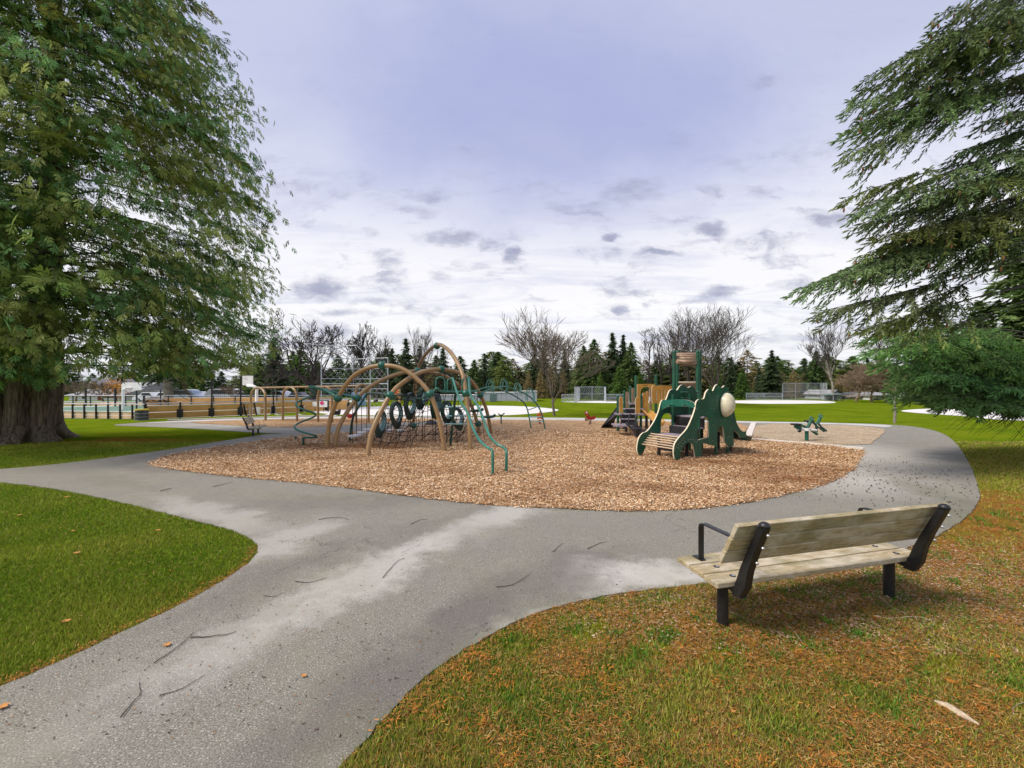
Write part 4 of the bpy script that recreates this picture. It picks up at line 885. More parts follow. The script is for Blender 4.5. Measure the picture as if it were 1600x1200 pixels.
mb = MB(); mb.ball(SQ(1249, 673), .07, 10, 6); mb.build('bumper', M['black_plastic'], root)

# ------------------------------------------------------------------ court: rails, boards, posts
def fence(label, a, b, nb, rail_h, board_h, rows, mboard, tall=(), name='court_fence'):
    root = thing(name, label, 'fence', (a+b)/2, 'fences of the sports court'); d = (b-a)/nb; up = Vector((0, 0, 1))
    nrm = Vector((-d.y, d.x, 0)).normalized()
    for i in range(nb+1):
        h = tall[i] if i < len(tall) and tall[i] else rail_h; p = a+d*i
        mb = MB(); mb.tube([p-up*.05, p+up*h], .055, 8); mb.build('post', M['black_metal'], root)
        if i < len(tall) and tall[i]:
            mb = MB(); mb.box(tuple(p+Vector((-.15, -.12, .05))), tuple(p+Vector((.15, .06, .62)))); mb.build('post_pad', M['black_plastic'], root)
    mb = MB(); mb.tube([a+up*rail_h, b+up*rail_h], .035, 8); mb.build('top_rail', M['galv'], root)
    if board_h:
        bh = board_h/rows
        for i in range(nb):
            for r in range(rows):
                mb = MB(); mb.beam(a+d*(i+.02)+up*(bh*(r+.5)+.02)+nrm*.06, a+d*(i+.98)+up*(bh*(r+.5)+.02)+nrm*.06, .04, bh-.02); mb.build('plank', mboard, root)
        mb = MB(); mb.beam(a+up*(board_h+.04)+nrm*.06, b+up*(board_h+.04)+nrm*.06, .10, .05); mb.build('cap_rail', M['white_paint'], root)
    return root
fence('near left court railing with black posts over tan boards', P(60, 653), P(226, 655.5), 9, 1.0, .46, 2, M['board_pale'])
fence('near court fence of orange boards between barrel and basketball post', P(228, 655.4), P(376, 649.4), 3, 1.05, .86, 2, M['board'], (0, 1.1, 2.95, 2.95))
fence('near court fence of orange boards behind the swings', P(377, 649.3), P(545, 640), 4, 1.0, .9, 2, M['board'], (0, 2.7, 1.0, 1.0, 1.0))
fence('far court fence of orange boards with thin black posts', P(226, 633.5), P(400, 631.5), 5, 1.15, .85, 2, M['board'])
fence('far court fence behind the swing legs', P(402, 631.5), P(520, 630.5), 4, 1.1, .8, 2, M['board'])
fence('far left court railing in front of the white house', P(60, 634), P(224, 634.5), 6, 1.2, .42, 2, M['board_pale'])
def pole(px, py0, gy, r, label, m='black_metal'):
    g = P(px, gy); mb = MB(); mb.tube([(g.x, g.y, 0), (g.x, g.y, CH-(py0-HY)/F*g.y)], r, 8)
    o = mb.build('net_pole', M[m], None, org=g); tag(o, label, 'pole', 'tall poles round the sports court')
pole(134, 606, 634.6, .09, 'tall black pole in front of the white house')
pole(180, 606, 634.7, .09, 'tall black pole below the orange leaved tree')
pole(213.5, 610, 640, .07, 'black pole beside the left basketball backboard')
pole(251, 609, 633.6, .07, 'black pole by the picnic table')
pole(414, 602, 645, .10, 'black pole right of the basketball gooseneck')
# net between the tall posts
a, b = P(330, 651.3), P(376, 649.4); mb = MB()
root = thing('ball_net', 'dark ball net stretched between two tall black posts', 'net', (a+b)/2)
for i in range(17): p = a.lerp(b, i/16); mb.tube([p+Vector((0, 0, 1.1)), p+Vector((0, 0, 2.9))], .006, 3, cap=False)
for i in range(10): mb.tube([a+Vector((0, 0, 1.1+.2*i)), b+Vector((0, 0, 1.1+.2*i))], .006, 3, cap=False)
mb.build('net_mesh', M['rope'], root)
mb = MB(); mb.tube([a+Vector((0, 0, 2.92)), b+Vector((0, 0, 2.92))], .02, 6); mb.build('top_cable', M['dark_green'], root)
# goal panels by the hoop
g = P(377, 648.5); root = thing('goal_board', 'white goal boards with dark slanted struts under the basketball hoop', 'goal', g)
for x0, x1 in ((378.5, 384), (386, 397), (399, 409)):
    p, q = P(x0, 648.6), P(x1, 648.3); mb = MB(); mb.box((p.x, p.y-.02, .06), (q.x, p.y+.04, .62)); mb.build('panel', M['white_paint'], root)
for x0, x1 in ((383, 380), (399, 397)):
    mb = MB(); mb.tube([P(x0+2, 649), Q(x1, 629.5, P(x0, 649).y)], .06, 6); mb.build('strut', M['black_metal'], root)
def hoop(px, gy, py0, bx0, bx1, by0, by1, zoff, rim, label):
    g = P(px, gy); root = thing('basketball_hoop', label, 'basketball hoop', g, 'basketball hoops on the court'); hp = CH-(py0-HY)/F*g.y
    bc = Q((bx0+bx1)/2, (by0+by1)/2, g.y+zoff); w = (bx1-bx0)/F*g.y/2; h = (by1-by0)/F*g.y/2
    mb = MB(); mb.tube([g, (g.x, g.y, hp-.6)]+curve3([(g.x, g.y, hp-.5), (g.x, g.y, hp-.1), (g.x+(bc.x-g.x)*.25, g.y, hp+.08), (g.x+(bc.x-g.x)*.7, g.y+zoff*.5, hp+.12), (bc.x, g.y+zoff, hp+.12)]), .11, 10); mb.build('post', M['white_paint'], root)
    mb = MB(); mb.box((bc.x-w, bc.y-.03, bc.z-h), (bc.x+w, bc.y+.03, bc.z+h)); bb = mb.build('backboard', M['white_paint'], root)
    mb = MB(); mb.tube([Vector((bc.x+.23*math.cos(2*PI*k/14), bc.y+rim*(.3+.23*math.sin(2*PI*k/14)), bc.z-h*.45)) for k in range(15)], .02, 5, cap=False); mb.tube([(bc.x, bc.y, bc.z-h*.45), (bc.x, bc.y+rim*.08, bc.z-h*.45)], .04, 5); mb.build('rim', M['red'], bb)
hoop(401, 646.5, 605, 379, 395.5, 587, 602, .4, 1, 'white basketball backboard on a gooseneck post beside the swings')
hoop(192.5, 640, 609, 190, 221, 597.5, 609.5, .3, -1, 'left basketball backboard with red rim under the cedar branches')
# waste barrel
g = P(221.5, 656.8); root = thing('waste_barrel', 'dark steel waste barrel with yellow rim at the court corner', 'bin', g)
mb = MB(); mb.tube([g, g+Vector((0, 0, .66))], .34, 20); bd = mb.build('barrel', M['car_dark'], root)
for h in (.02, .22, .44): mb = MB(); mb.tube([g+Vector((0, 0, h)), g+Vector((0, 0, h+.02))], .352, 20); mb.build('hoop', M['galv'], bd)
mb = MB(); mb.tube([g+Vector((0, 0, .66)), g+Vector((0, 0, .73))], .36, 20); mb.build('lid', M['yellow'], root)
# picnic table
g = P(244, 633.6); root = thing('picnic_table', 'dark picnic table on the grass beyond the court', 'table', g)
mb = MB(); mb.box((g.x-1.0, g.y-.4, .72), (g.x+1.0, g.y+.4, .78)); mb.build('table_top', M['galv'], root)
for s in (-1, 1):
    mb = MB(); mb.box((g.x-1.0, g.y+s*.8-.15, .42), (g.x+1.0, g.y+s*.8+.15, .48)); mb.build('seat', M['black_metal'], root)
    mb = MB(); mb.tube([(g.x+s*.7, g.y-.8, .42), (g.x+s*.7, g.y, .75), (g.x+s*.7, g.y+.8, .42)], .05, 6); mb.tube([(g.x+s*.7, g.y, .75), (g.x+s*1.3, g.y, 0.3)], .05, 6); mb.build('leg', M['black_metal'], root)
# signs on the court fence
def sign(px0, px1, py0, py1, z, m, label, pm='black_metal'):
    a, b = Q(px0, py1, z), Q(px1, py0, z); root = thing('sign', label, 'sign', (a.x, z, 0), 'signs on the court fence')
    mb = MB(); mb.box((a.x, z-.02, a.z), (b.x, z+.02, b.z)); bp = mb.build('sign_panel', M[m], root)
    mb = MB(); mb.tube([((a.x+b.x)/2, z+.04, 0), ((a.x+b.x)/2, z+.04, a.z+.1)], .03, 6); mb.build('post', M[pm], root); return bp, a, b
sign(488, 496, 628, 635, 36, 'white_paint', 'blank white notice on the orange boards behind the swings')
bp, a, b = sign(499, 512, 626.5, 636, 36, 'white_paint', 'white banner with pink round print at the court corner')
mb = MB(); mb.disc((a.x+.24, a.y-.03, b.z-.18), .17, .02, 14, ax=Vector((0, 1, 0))); mb.build('round_print', M['pink'], bp)
mb = MB(); mb.box((b.x-.02, a.y-.03, 0), (b.x+.10, a.y+.03, b.z+.03)); mb.box((a.x-1, a.y+.05, b.z+.0), (b.x+.1, a.y+.09, b.z+.05)); mb.build('frame', M['black_metal'], bp)

# ------------------------------------------------------------------ backstops
def cage(name, label, cat, panels, h, over=None, wires=.32, pr=.045, group='ball diamond backstops', wr=.016):
    """panels: list of ground points (polyline); chain link between"""
    root = thing(name, label, cat, panels[len(panels)//2], group); up = Vector((0, 0, 1))
    for a, b in zip(panels[:-1], panels[1:]):
        n = max(1, round((b-a).length/2.6))
        for i in range(n+1):
            p = a.lerp(b, i/n); mb = MB(); mb.tube([p, p+up*h], pr, 6); q = mb.build('post', M['galv'], root)
        for k in (0.03, .5, 1.0): mb = MB(); mb.tube([a+up*h*k, b+up*h*k], pr*.8, 6); mb.build('rail', M['galv'], root)
        mb = MB(); L = (b-a).length; d = (b-a)/L; s = -h
        while s < L:                                        # diagonal wires both ways
            for sg in (1, -1):
                s0, s1 = max(s, 0), min(s+h, L)
                if s1 > s0:
                    za, zb = (s0-s), (s1-s)
                    if sg < 0: za, zb = h-za, h-zb
                    mb.tube([a+d*s0+up*za, a+d*s1+up*zb], wr, 3, cap=False)
            s += wires
        w = mb.build('wire_mesh', M['mesh_wire'], root); w['kind'] = 'stuff'
    return root
r_ = cage('backstop', 'tall wire backstop with overhanging top behind the swings', 'backstop', [P(502, 640.5), P(552, 638.5), P(606, 640)], 5.0, wires=.62, wr=.006)
up = Vector((0, 0, 1)); bs = [P(502, 640.5), P(520, 639.5), P(535, 639), P(552, 638.5), P(578, 639), P(606, 640)]
for k_ in (.2, .4, .6, .8): mb = MB(); mb.tube([p+up*5*k_ for p in bs], .025, 5); mb.build('rail', M['galv'], r_)
for p in bs[:5]:
    q = p+up*5+Vector((-.5, -2.2, 1.1)); mb = MB(); mb.tube([p+up*5, q], .04, 6); mb.build('overhang_arm', M['galv'], r_)
mb = MB(); mb.tube([p+up*5+Vector((-.5, -2.2, 1.1)) for p in bs[:5]], .04, 6); mb.build('overhang_rail', M['galv'], r_)
cage('backstop', 'low wide wire backstop beyond the field behind the tan tower', 'backstop', [P(898, 628.6), P(906, 626.6), P(944, 626.3), P(946.5, 627.5)], 2.25, wires=.4, wr=.012)
cage('backstop', 'wire backstop beyond the field behind the seesaw', 'backstop', [P(1223, 624.9), P(1282, 624.6), P(1292, 625.8)], 2.9, wires=.45, wr=.013)
cage('field_fence', 'low wire fence left of the centre backstop', 'fence', [P(878, 628), P(898, 628.2)], 1.1, wires=.35, group='low field fences')
cage('field_fence', 'low wire fence with green top right of the centre backstop', 'fence', [P(947, 627.4), P(1000, 626.2)], 1.1, wires=.4, group='low field fences')
cage('field_fence', 'low wire fence right of the seesaw backstop', 'fence', [P(1293, 625.6), P(1316, 626.4)], 1.1, wires=.4, group='low field fences')
cage('field_fence', 'low green wire fence left of the seesaw backstop', 'fence', [P(1166, 624.6), P(1222, 624.8)], 1.15, wires=.4, group='low field fences')
def dugout(x0, x1, gy, py0, label, d=2.2):
    a, b = P(x0, gy), P(x1, gy); root = thing('dugout', label, 'dugout', (a+b)/2, 'players shelters by the diamonds'); h = CH-(py0-HY)/F*a.y
    mb = MB(); mb.box((a.x-.2, a.y-.3, h-.12), (b.x+.2, a.y+d, h)); mb.build('roof', M['container'], root)
    for x in (a.x, (a.x+b.x)/2, b.x):
        for y in (a.y, a.y+d-.2): mb = MB(); mb.tube([(x, y, 0), (x, y, h-.12)], .05, 6); mb.build('post', M['galv'], root)
    mb = MB(); mb.box((a.x, a.y+d-.3, .1), (b.x, a.y+d-.25, h-.2)); mb.build('rear_panel', M['grey_wall'], root)
    mb = MB(); mb.box((a.x+.2, a.y+d-1.0, .42), (b.x-.2, a.y+d-.6, .5)); mb.build('seat', M['galv'], root)
dugout(1302, 1322, 626.5, 616, 'small green roofed dugout right of the seesaw backstop')
dugout(1166, 1194, 624.4, 615.5, 'low green roofed dugout left of the seesaw backstop')

# ------------------------------------------------------------------ houses and walls
def house(label, px0, px1, gy, pye, pyr, wall, roof, depth=8, gable='x', wins=(), doors=(), name='house', group='houses around the park'):
    a, b = P(px0, gy), P(px1, gy); z = a.y; k = z/F; he = CH-(pye-HY)*k; hr = CH-(pyr-HY)*k; b.y = z
    root = thing(name, label, 'house' if name == 'house' else 'building', ((a.x+b.x)/2, z, 0), group)
    mb = MB(); mb.box((a.x, z, 0), (b.x, z+depth, he)); w = mb.build('wall', M[wall], root)
    o = .35; mb = MB(); x0, x1 = a.x-o, b.x+o
    if gable == 'x':
        mb.add([(x0, z-o, he-.08), (x1, z-o, he-.08), (x1, z+depth/2, hr), (x0, z+depth/2, hr), (x0, z+depth+o, he-.08), (x1, z+depth+o, he-.08), (x0, z-o, he-.26), (x1, z-o, he-.26), (x1, z+depth+o, he-.26), (x0, z+depth+o, he-.26)],
               [(0, 1, 2, 3), (3, 2, 5, 4), (6, 7, 1, 0), (9, 8, 7, 6), (0, 3, 4, 9, 6), (1, 7, 8, 5, 2)])
    else:
        xm = (x0+x1)/2
        mb.add([(x0, z-o, he), (xm, z-o, hr), (x1, z-o, he), (x0, z+depth, he), (xm, z+depth, hr), (x1, z+depth, he), (x0, z-o, he-.15), (x1, z-o, he-.15), (x1, z+depth, he-.15), (x0, z+depth, he-.15)], [(0, 1, 4, 3), (1, 2, 5, 4), (9, 8, 7, 6), (0, 3, 9, 6), (7, 8, 5, 2), (6, 7, 2, 0)])
        mb2 = MB(); mb2.add([(a.x, z-.02, he), (b.x, z-.02, he), (xm, z-.02, hr-.15)], [(0, 1, 2)]); mb2.build('gable', M[wall], root)
    mb.build('roof', M[roof], root)
    for i, (x0, x1, y0, y1, m) in enumerate(wins):
        p, q = Q(x0, y1, z), Q(x1, y0, z); mb = MB(); mb.box((p.x, z-.06, p.z), (q.x, z+.0, q.z)); fr = mb.build('window', M['white_paint'], root)
        mb = MB(); mb.box((p.x+.08, z-.085, p.z+.08), (q.x-.08, z-.065, q.z-.08)); mb.build('pane', M[m], fr)
    for (x0, x1, y0, y1, m) in doors:
        p, q = Q(x0, y1, z), Q(x1, y0, z); mb = MB(); mb.box((p.x, z-.07, max(0, p.z)), (q.x, z-.01, q.z)); mb.build('door', M[m], root)
    return root
house('low white house with grey roof and maroon door left beyond the court', 108, 186, 625.5, 616.5, 607, 'house_white', 'roof', 9, 'x', [(128, 134, 618.5, 624, 'glass'), (160, 184, 618.5, 622.5, 'glass')], [(153, 158, 616.8, 625.4, 'house_red')])
house('taller cream gabled house behind the low white house', 132, 155, 622.5, 604, 591, 'house_cream', 'roof', 9, 'y', [(140, 147, 604, 609, 'glass')])
house('pale house half hidden right beyond the court', 168, 216, 623, 606, 597, 'house_white', 'roof', 9, 'x', [(186, 194, 609, 614, 'glass')])
house('long pale low building behind the parked vans', 208, 300, 623.2, 618.5, 616, 'house_cream', 'brown_roof', 6, 'x', [(216+8*i, 220+8*i, 619.3, 621.3, 'glass') for i in range(9)], name='building')
house('long pale low building behind the swings', 318, 420, 623.2, 619, 617, 'house_white', 'roof', 6, 'x', [(326+10*i, 330+10*i, 619.5, 621.3, 'glass') for i in range(8)], name='building')
house('white house with pale gable right beyond the brown trees', 1364, 1398, 624.8, 616.5, 612.5, 'house_white', 'roof', 9, 'x', [(1368, 1373, 618, 621.5, 'glass'), (1386, 1391, 618, 621.5, 'glass')])
house('low brown roofed house behind the dugout', 1328, 1350, 624.2, 619, 615, 'house_cream', 'brown_roof', 8, 'x', [(1332, 1337, 620, 623, 'glass')])
house('small grey house peak between trees beyond the right backstop', 1300, 1314, 624, 616, 609, 'grey_wall', 'roof', 7, 'y', [(1305, 1309, 617, 620, 'glass')])
# long pale block building
def slabwall(px0, px1, gy, pyt, dep, label, m, name='block_building', n=6):
    a, b = P(px0, gy), P(px1, gy); h = CH-(pyt-HY)/F*a.y; root = thing(name, label, 'building', (a+b)/2, 'pale block buildings'); d = (b-a)/n
    for i in range(n):
        mb = MB(); p, q = a+d*i, a+d*(i+1); mb.box((p.x+.01, a.y, 0), (q.x-.01, a.y+dep, h)); mb.build('wall_panel', M[m], root)
    mb = MB(); mb.box((a.x-.05, a.y-.08, h), (b.x+.05, a.y+dep+.05, h+.08)); mb.build('coping', M['white_metal'], root)
slabwall(809, 839, 627.2, 611.5, 6, 'taller right end of the pale grey block building', 'grey_wall', n=4)
slabwall(742, 808, 626.5, 613.5, 5, 'long low pale grey block building behind the loop ladder', 'grey_wall', n=8)
slabwall(640, 741, 625.5, 617.5, 5, 'low far part of the grey block building behind the climber', 'grey_wall', n=9)
g = P(769, 628); root = thing('storage_container', 'dark grey green container in front of the block building', 'container', g)
mb = MB(); mb.box((P(765, 628).x, g.y, 0), (P(775, 628).x, g.y+2.2, 1.3)); mb.build('body', M['container'], root, bevel=.03)
for i in range(5): x = P(765, 628).x+.1+i*.24; mb = MB(); mb.box((x, g.y-.04, .1), (x+.1, g.y-.002, 1.2)); mb.build('rib', M['container'], root)
g = P(559, 634); root = thing('portable_toilet', 'pale blue portable cabin behind the backstop wire', 'cabin', g)
for x in (553, 563):
    p = P(x, 634); mb = MB(); mb.box((p.x-.28, p.y, 0), (p.x+.28, p.y+1, 1.55)); mb.build('body', M['steel_blue'], root, bevel=.04)
g = P(618, 640); root = thing('play_marker', 'orange panel stand seen behind the top of the net', 'stand', g)
mb = MB(); mb.box((P(616, 640).x, g.y, 1.3), (P(622.5, 640).x, g.y+.1, 2.15)); mb.build('panel', M['orange'], root)
mb = MB(); mb.tube([(P(624, 640).x, g.y, 0), (P(624, 640).x, g.y, 2.0)], .12, 8); mb.build('post', M['tan_paint'], root)

# ------------------------------------------------------------------ vehicles
def vehicle(px, gy, L, H, m, label, van=False, yaw=0):
    g = P(px, gy); root = thing('parked_van' if van else 'parked_car', label, 'van' if van else 'car', g, 'vehicles parked along the street')
    w = 1.8; hw = L/2
    prof = [(-hw, .35), (-hw, .80), (-hw*.93, H*.62), (-hw*.70, H*.97), (hw*.30, H), (hw*.52, H*.93), (hw*.74, H*.62), (hw*.97, H*.52), (hw, .35)] if van else \
           [(-hw, .35), (-hw, .70), (-hw*.92, .88), (-hw*.62, .92), (-hw*.40, H*.97), (hw*.10, H), (hw*.38, .95), (hw*.85, .82), (hw, .60), (hw, .35)]
    mb = MB(); n = len(prof); f = [Vector((g.x+x, g.y-w/2, h)) for x, h in prof]; b = [p+Vector((0, w, 0)) for p in f]
    mb.add(f+b, [tuple(range(n-1, -1, -1)), tuple(range(n, 2*n))]+[(i, (i+1) % n, n+(i+1) % n, n+i) for i in range(n)]); bd = mb.build('body', M[m], root, bevel=.06)
    wn = [(-hw*.60, H*.64), (-hw*.52, H*.90), (hw*.28, H*.92), (hw*.55, H*.64)] if van else [(-hw*.50, .95), (-hw*.36, H*.93), (hw*.08, H*.95), (hw*.26, .96)]
    mb = MB(); mb.add([(g.x+x, g.y-w/2-.012, h) for x, h in wn], [(0, 1, 2, 3)]); mb.build('window', M['glass'], root)
    for sx in (-.62, .62):
        c = Vector((g.x+sx*hw, g.y-w/2+.08, .33)); mb = MB(); mb.disc(c, .33, .22, 16, ax=Vector((0, 1, 0))); wh = mb.build('wheel', M['tyre'], root)
        mb = MB(); mb.disc(c-Vector((0, .12, 0)), .19, .02, 12, ax=Vector((0, 1, 0))); mb.build('rim', M['galv'], wh)
for a in ((290, 629.6, 5.0, 1.9, 'car_blue', 'pale blue van parked left of the small round tree', True), (355, 629.6, 5.4, 2.0, 'car_white', 'white van parked behind the ball net', True),
          (312, 629.2, 4.6, 1.6, 'car_white', 'white car parked right of the small round tree'), (391, 629.3, 4.4, 1.5, 'car_dark', 'dark car parked behind the basketball post'),
          (436, 629.2, 4.4, 1.7, 'car_white', 'white car parked behind the second swing arch', True), (470, 629.2, 4.4, 1.5, 'car_dark', 'dark car parked behind the middle swings'),
          (265, 629.4, 4.2, 1.5, 'car_white', 'white car parked behind the picnic table'), (240, 629.4, 4.4, 1.5, 'car_white', 'white car parked behind the cedar drooping branches'),
          (1417, 626.4, 4.2, 1.4, 'car_white', 'white car parked under the right evergreen boughs'), (1447, 626.4, 4.4, 1.4, 'car_blue', 'pale car parked under the right green bough')):
    vehicle(*a[:5], a[5], *(a[6:]))
mb = MB(); rd = ring([(-100, 628), (640, 626), (640, 625), (-100, 626.3)]); st, _ = sheet('street', ring([(-100, 630.2), (480, 630.0), (600, 627), (600, 625.5), (300, 627), (-100, 627.5)]), 0.005, M['court'], smooth=0)
# ------------------------------------------------------------------ vegetation
def nrm(a): return a/np.maximum(1e-9, np.linalg.norm(a, axis=-1, keepdims=True))
def place(T, pos, d, n, s):
    """template triangles T (k,3,3): x along d, z along n; returns (N*k,3,3)"""
    d = nrm(d); side = nrm(np.cross(n, d)); n2 = np.cross(d, side)
    R = np.stack([d, side, n2], axis=2)                       # (N,3,3)
    return (np.einsum('nij,kvj->nkvi', R, T)*s[:, None, None, None]+pos[:, None, None, :]).reshape(-1, 3, 3)
def rand_dir(n):
    v = RNG.normal(size=(n, 3)); return nrm(v)
def tints(n, base, var=.3, k=1, hue=.15):
    b = np.array(base)[None, :]*(1+RNG.uniform(-var, var, (n, 1))); b = b*(1+RNG.uniform(-hue, hue, (n, 3)))
    return np.repeat(np.clip(b, .002, 1), k, axis=0)

# --- background conifers: shared crowns
def conifer_proto(seed, h=12.0, r=2.6, levels=46, per=9, droop=.25, shape=1.0, base=.06, size=.46, col=(.030, .060, .022), dens=8, ragged=.25):
    rg = np.random.default_rng(seed); V = []; T = []
    for i in range(levels):
        u = base+(1-base)*(i+rg.uniform(0, 1))/levels; z = h*u; R = r*((1-u)**shape)*rg.uniform(1-ragged, 1+ragged)+.10
        k = max(4, int(per*(0.45+0.55*(1-u))))
        az = rg.uniform(0, 2*PI, k); Rk = R*rg.uniform(.65, 1.1, k)
        for a, rk in zip(az, Rk):
            n = max(3, int(dens*rk/r)+3); s = rg.uniform(.12, 1, n)**.7*rk; zz = z-droop*s+.06*s*s/max(rk, .1)+rg.normal(0, .10, n)
            w = .14*rk*(1-s/rk)+.05; off = rg.normal(0, 1, n)*w*1.4
            c = np.stack([s*math.cos(a)-off*math.sin(a), s*math.sin(a)+off*math.cos(a), zz], 1)
            d = np.stack([np.cos(a+rg.normal(0, .5, n)), np.sin(a+rg.normal(0, .5, n)), rg.normal(-.25, .3, n)], 1)
            sd = np.cross(d, rg.normal([0, 0, 1], .5, (n, 3))); sd /= np.linalg.norm(sd, axis=1, keepdims=True)
            sz = size*rg.uniform(.6, 1.3, n)[:, None]
            V.append(np.stack([c-d*sz*.6+sd*sz*.28, c-d*sz*.6-sd*sz*.28, c+d*sz], 1))
            T.append(np.tile(np.array(col)*rg.uniform(.65, 1.4), (n, 1))*rg.uniform(.7, 1.35, (n, 1)))
    return np.concatenate(V), np.clip(np.concatenate(T), .002, 1)
def trunk_mesh(h, r, m, name='trunk', lean=0.0):
    mb = MB(); mb.tube([(0, 0, -.2), (0, 0, h*.3), (lean, 0, h*.7), (lean, 0, h*.98)], [r, r*.8, r*.4, r*.06], 7); return mb
PROTO = {}
def proto(key, label, *a, mcol='bare_bark', tr=.22, **k):
    V, T = conifer_proto(*a, **k); h = k.get('h', 12.0)
    me = soup('crown', V, M['needles'], T); me_d = me.data; bpy.data.objects.remove(me)
    t_ = trunk_mesh(h, tr, None).build('trunk', M[mcol]); td = t_.data; bpy.data.objects.remove(t_); PROTO[key] = (td, me_d, h)
proto('spruce', '', 1, r=3.0, shape=.9, droop=.45, per=9, ragged=.35, col=(.075, .115, .060), levels=64, dens=12, size=.5)
proto('fir', '', 2, r=4.2, shape=.75, droop=.35, per=11, col=(.11, .175, .060), levels=60, size=.52, dens=12)
proto('cedar', '', 3, r=4.6, shape=.62, droop=.5, per=13, col=(.12, .205, .050), base=.0, levels=56, size=.56, ragged=.12, dens=9)
proto('thin', '', 4, r=2.2, shape=.7, droop=.5, per=6, col=(.052, .085, .048), levels=40, ragged=.5, size=.42)
proto('dense', '', 5, r=5.6, shape=.45, droop=.3, per=14, col=(.15, .20, .060), base=.0, levels=50, size=.56, ragged=.25, dens=9)
proto('olive', '', 6, r=5.2, shape=.5, droop=.2, per=12, col=(.26, .22, .11), base=.04, levels=46, size=.5, ragged=.35, dens=8)
ORD = ['first', 'second', 'third', 'fourth', 'fifth', 'sixth', 'seventh', 'eighth', 'ninth', 'tenth', 'eleventh', 'twelfth', 'thirteenth', 'fourteenth', 'fifteenth', 'sixteenth']
CNT = {}
def ordinal(what, where):
    k = (what, where); CNT[k] = CNT.get(k, 0)+1; return f'{ORD[CNT[k]-1]} {what} from the left {where}'
LM = [(480, 'swings'), (620, 'tall backstop'), (760, 'arch climber'), (880, 'loop ladder'), (960, 'centre backstop'), (1050, 'stair tower'), (1170, 'dinosaur panels'), (1300, 'right backstop'), (1400, 'white house'), (9999, 'right hand boughs')]
def where(px): return next(n for l, n in LM if px < l)
def tree(key, x, y, h, wid, label, group='evergreens beyond the ball fields', name='conifer_tree'):
    td, cd, h0 = PROTO[key]; root = thing(name, label, 'tree', (x, y, 0), group); root.rotation_euler.z = random.uniform(0, 6.28)
    for nm, d in (('trunk', td), ('crown', cd)):
        o = link(bpy.data.objects.new(nm, d)); o.parent = root; o.scale = (wid*h/h0, wid*h/h0, h/h0)
    return root
def tree_px(key, px, pyt, z, wid, label, **k):
    return tree(key, (px-800)/F*z, z, CH+(HY-pyt)/F*z, wid, label, **k)
named = [('fir', 405, 560, 56, 1.3, 'broad dark evergreen behind the basketball backboard'), ('spruce', 428, 528, 60, 1.4, 'tall dark evergreen at the cedar outer edge'),
    ('fir', 447, 583, 75, 1.2, 'green evergreen low left of the spreading bare tree'), ('spruce', 613, 545, 72, 1.0, 'slim spruce left of the two green topped arches'), ('spruce', 634, 530, 70, 1.1, 'pointed spruce above the middle of the climber'),
    ('fir', 590, 552, 80, .8, 'brownish fir behind the large backstop'), ('thin', 656, 540, 85, 1.0, 'thin spruce between the climber arches'), ('spruce', 692, 545, 74, 1.25, 'dark spruce framed by the tallest arch'),
    ('fir', 741, 562, 78, 1.1, 'fir just right of the tallest arch'), ('thin', 757, 552, 84, 1.4, 'dark ragged spruce right of the tallest arch'), ('thin', 773, 556, 88, 1.2, 'faint spruce tip behind the round topped evergreen'),
    ('dense', 788, 556, 78, 1.0, 'broad round topped evergreen behind the loop ladder'), ('spruce', 835, 540, 86, 1.0, 'spruce behind the vase shaped bare tree at left'), ('spruce', 850, 532, 88, 1.1, 'spruce behind the vase shaped bare tree trunk'),
    ('spruce', 882, 545, 86, 1.0, 'spruce right of the vase shaped bare tree trunk'), ('fir', 912, 540, 80, 1.1, 'brown tinged fir left of the tight spruce group'), ('fir', 928, 530, 78, 1.1, 'full green fir left of the tight spruce group'),
    ('spruce', 957, 521, 82, 1.1, 'tallest spire of the tight spruce group'), ('spruce', 974, 524, 84, 1.1, 'second spire of the tight spruce group'), ('fir', 986, 535, 80, 1.0, 'right hand fir of the tight spruce group'),
    ('cedar', 968, 570, 70, .95, 'bright green pyramid evergreen before the spruce group'), ('cedar', 938, 583, 72, .75, 'smaller green pyramid evergreen behind the centre backstop'), ('cedar', 1000, 583, 74, .8, 'green pyramid evergreen left of the tan tower arch'),
    ('spruce', 1143, 558, 86, .9, 'lone spruce spire right of the big vase tree'), ('cedar', 1160, 577, 74, .9, 'green cedar behind the dinosaur bubble window'), ('cedar', 1120, 575, 76, .9, 'green cedar right of the brown roofed tower'),
    ('thin', 1018, 587, 90, 1.0, 'small spruce spire between the slender bare trees'), ('spruce', 1206, 548, 80, 1.35, 'tall dark fir left of the right hand backstop'), ('spruce', 1186, 575, 84, 1.0, 'shorter fir left of the tall dark fir'),
    ('fir', 1275, 549, 84, 1.1, 'tall fir above the right hand backstop'), ('thin', 1258, 560, 88, 1.2, 'thin spruce left of the fir above the backstop'), ('spruce', 1430, 556, 80, 1.2, 'dark spruce left of the spindly hemlock'),
    ('thin', 1335, 563, 92, 1.5, 'ragged spruce right of the tall pale trunked tree'), ('spruce', 1355, 560, 92, 1.2, 'dark spruce above the brown bushy trees'),
    ('thin', 1467, 492, 62, 2.2, 'spindly hemlock seen through the right boughs'), ('thin', 1432, 515, 66, 2.2, 'second spindly hemlock left of the first'), ('fir', 1530, 470, 48, 1.2, 'hemlock with pale green layers on the right'),
    ('fir', 1585, 385, 46, 1.1, 'tallest layered evergreen at the right edge'), ('fir', 1630, 400, 44, 1.2, 'layered evergreen cut by the right edge'), ('dense', 1500, 590, 70, .7, 'rounded green tree under the right boughs'),
    ('cedar', 1445, 592, 66, .8, 'dark cedar over the parked cars at right'), ('cedar', 1420, 598, 70, .8, 'dark cedar right of the white house')]
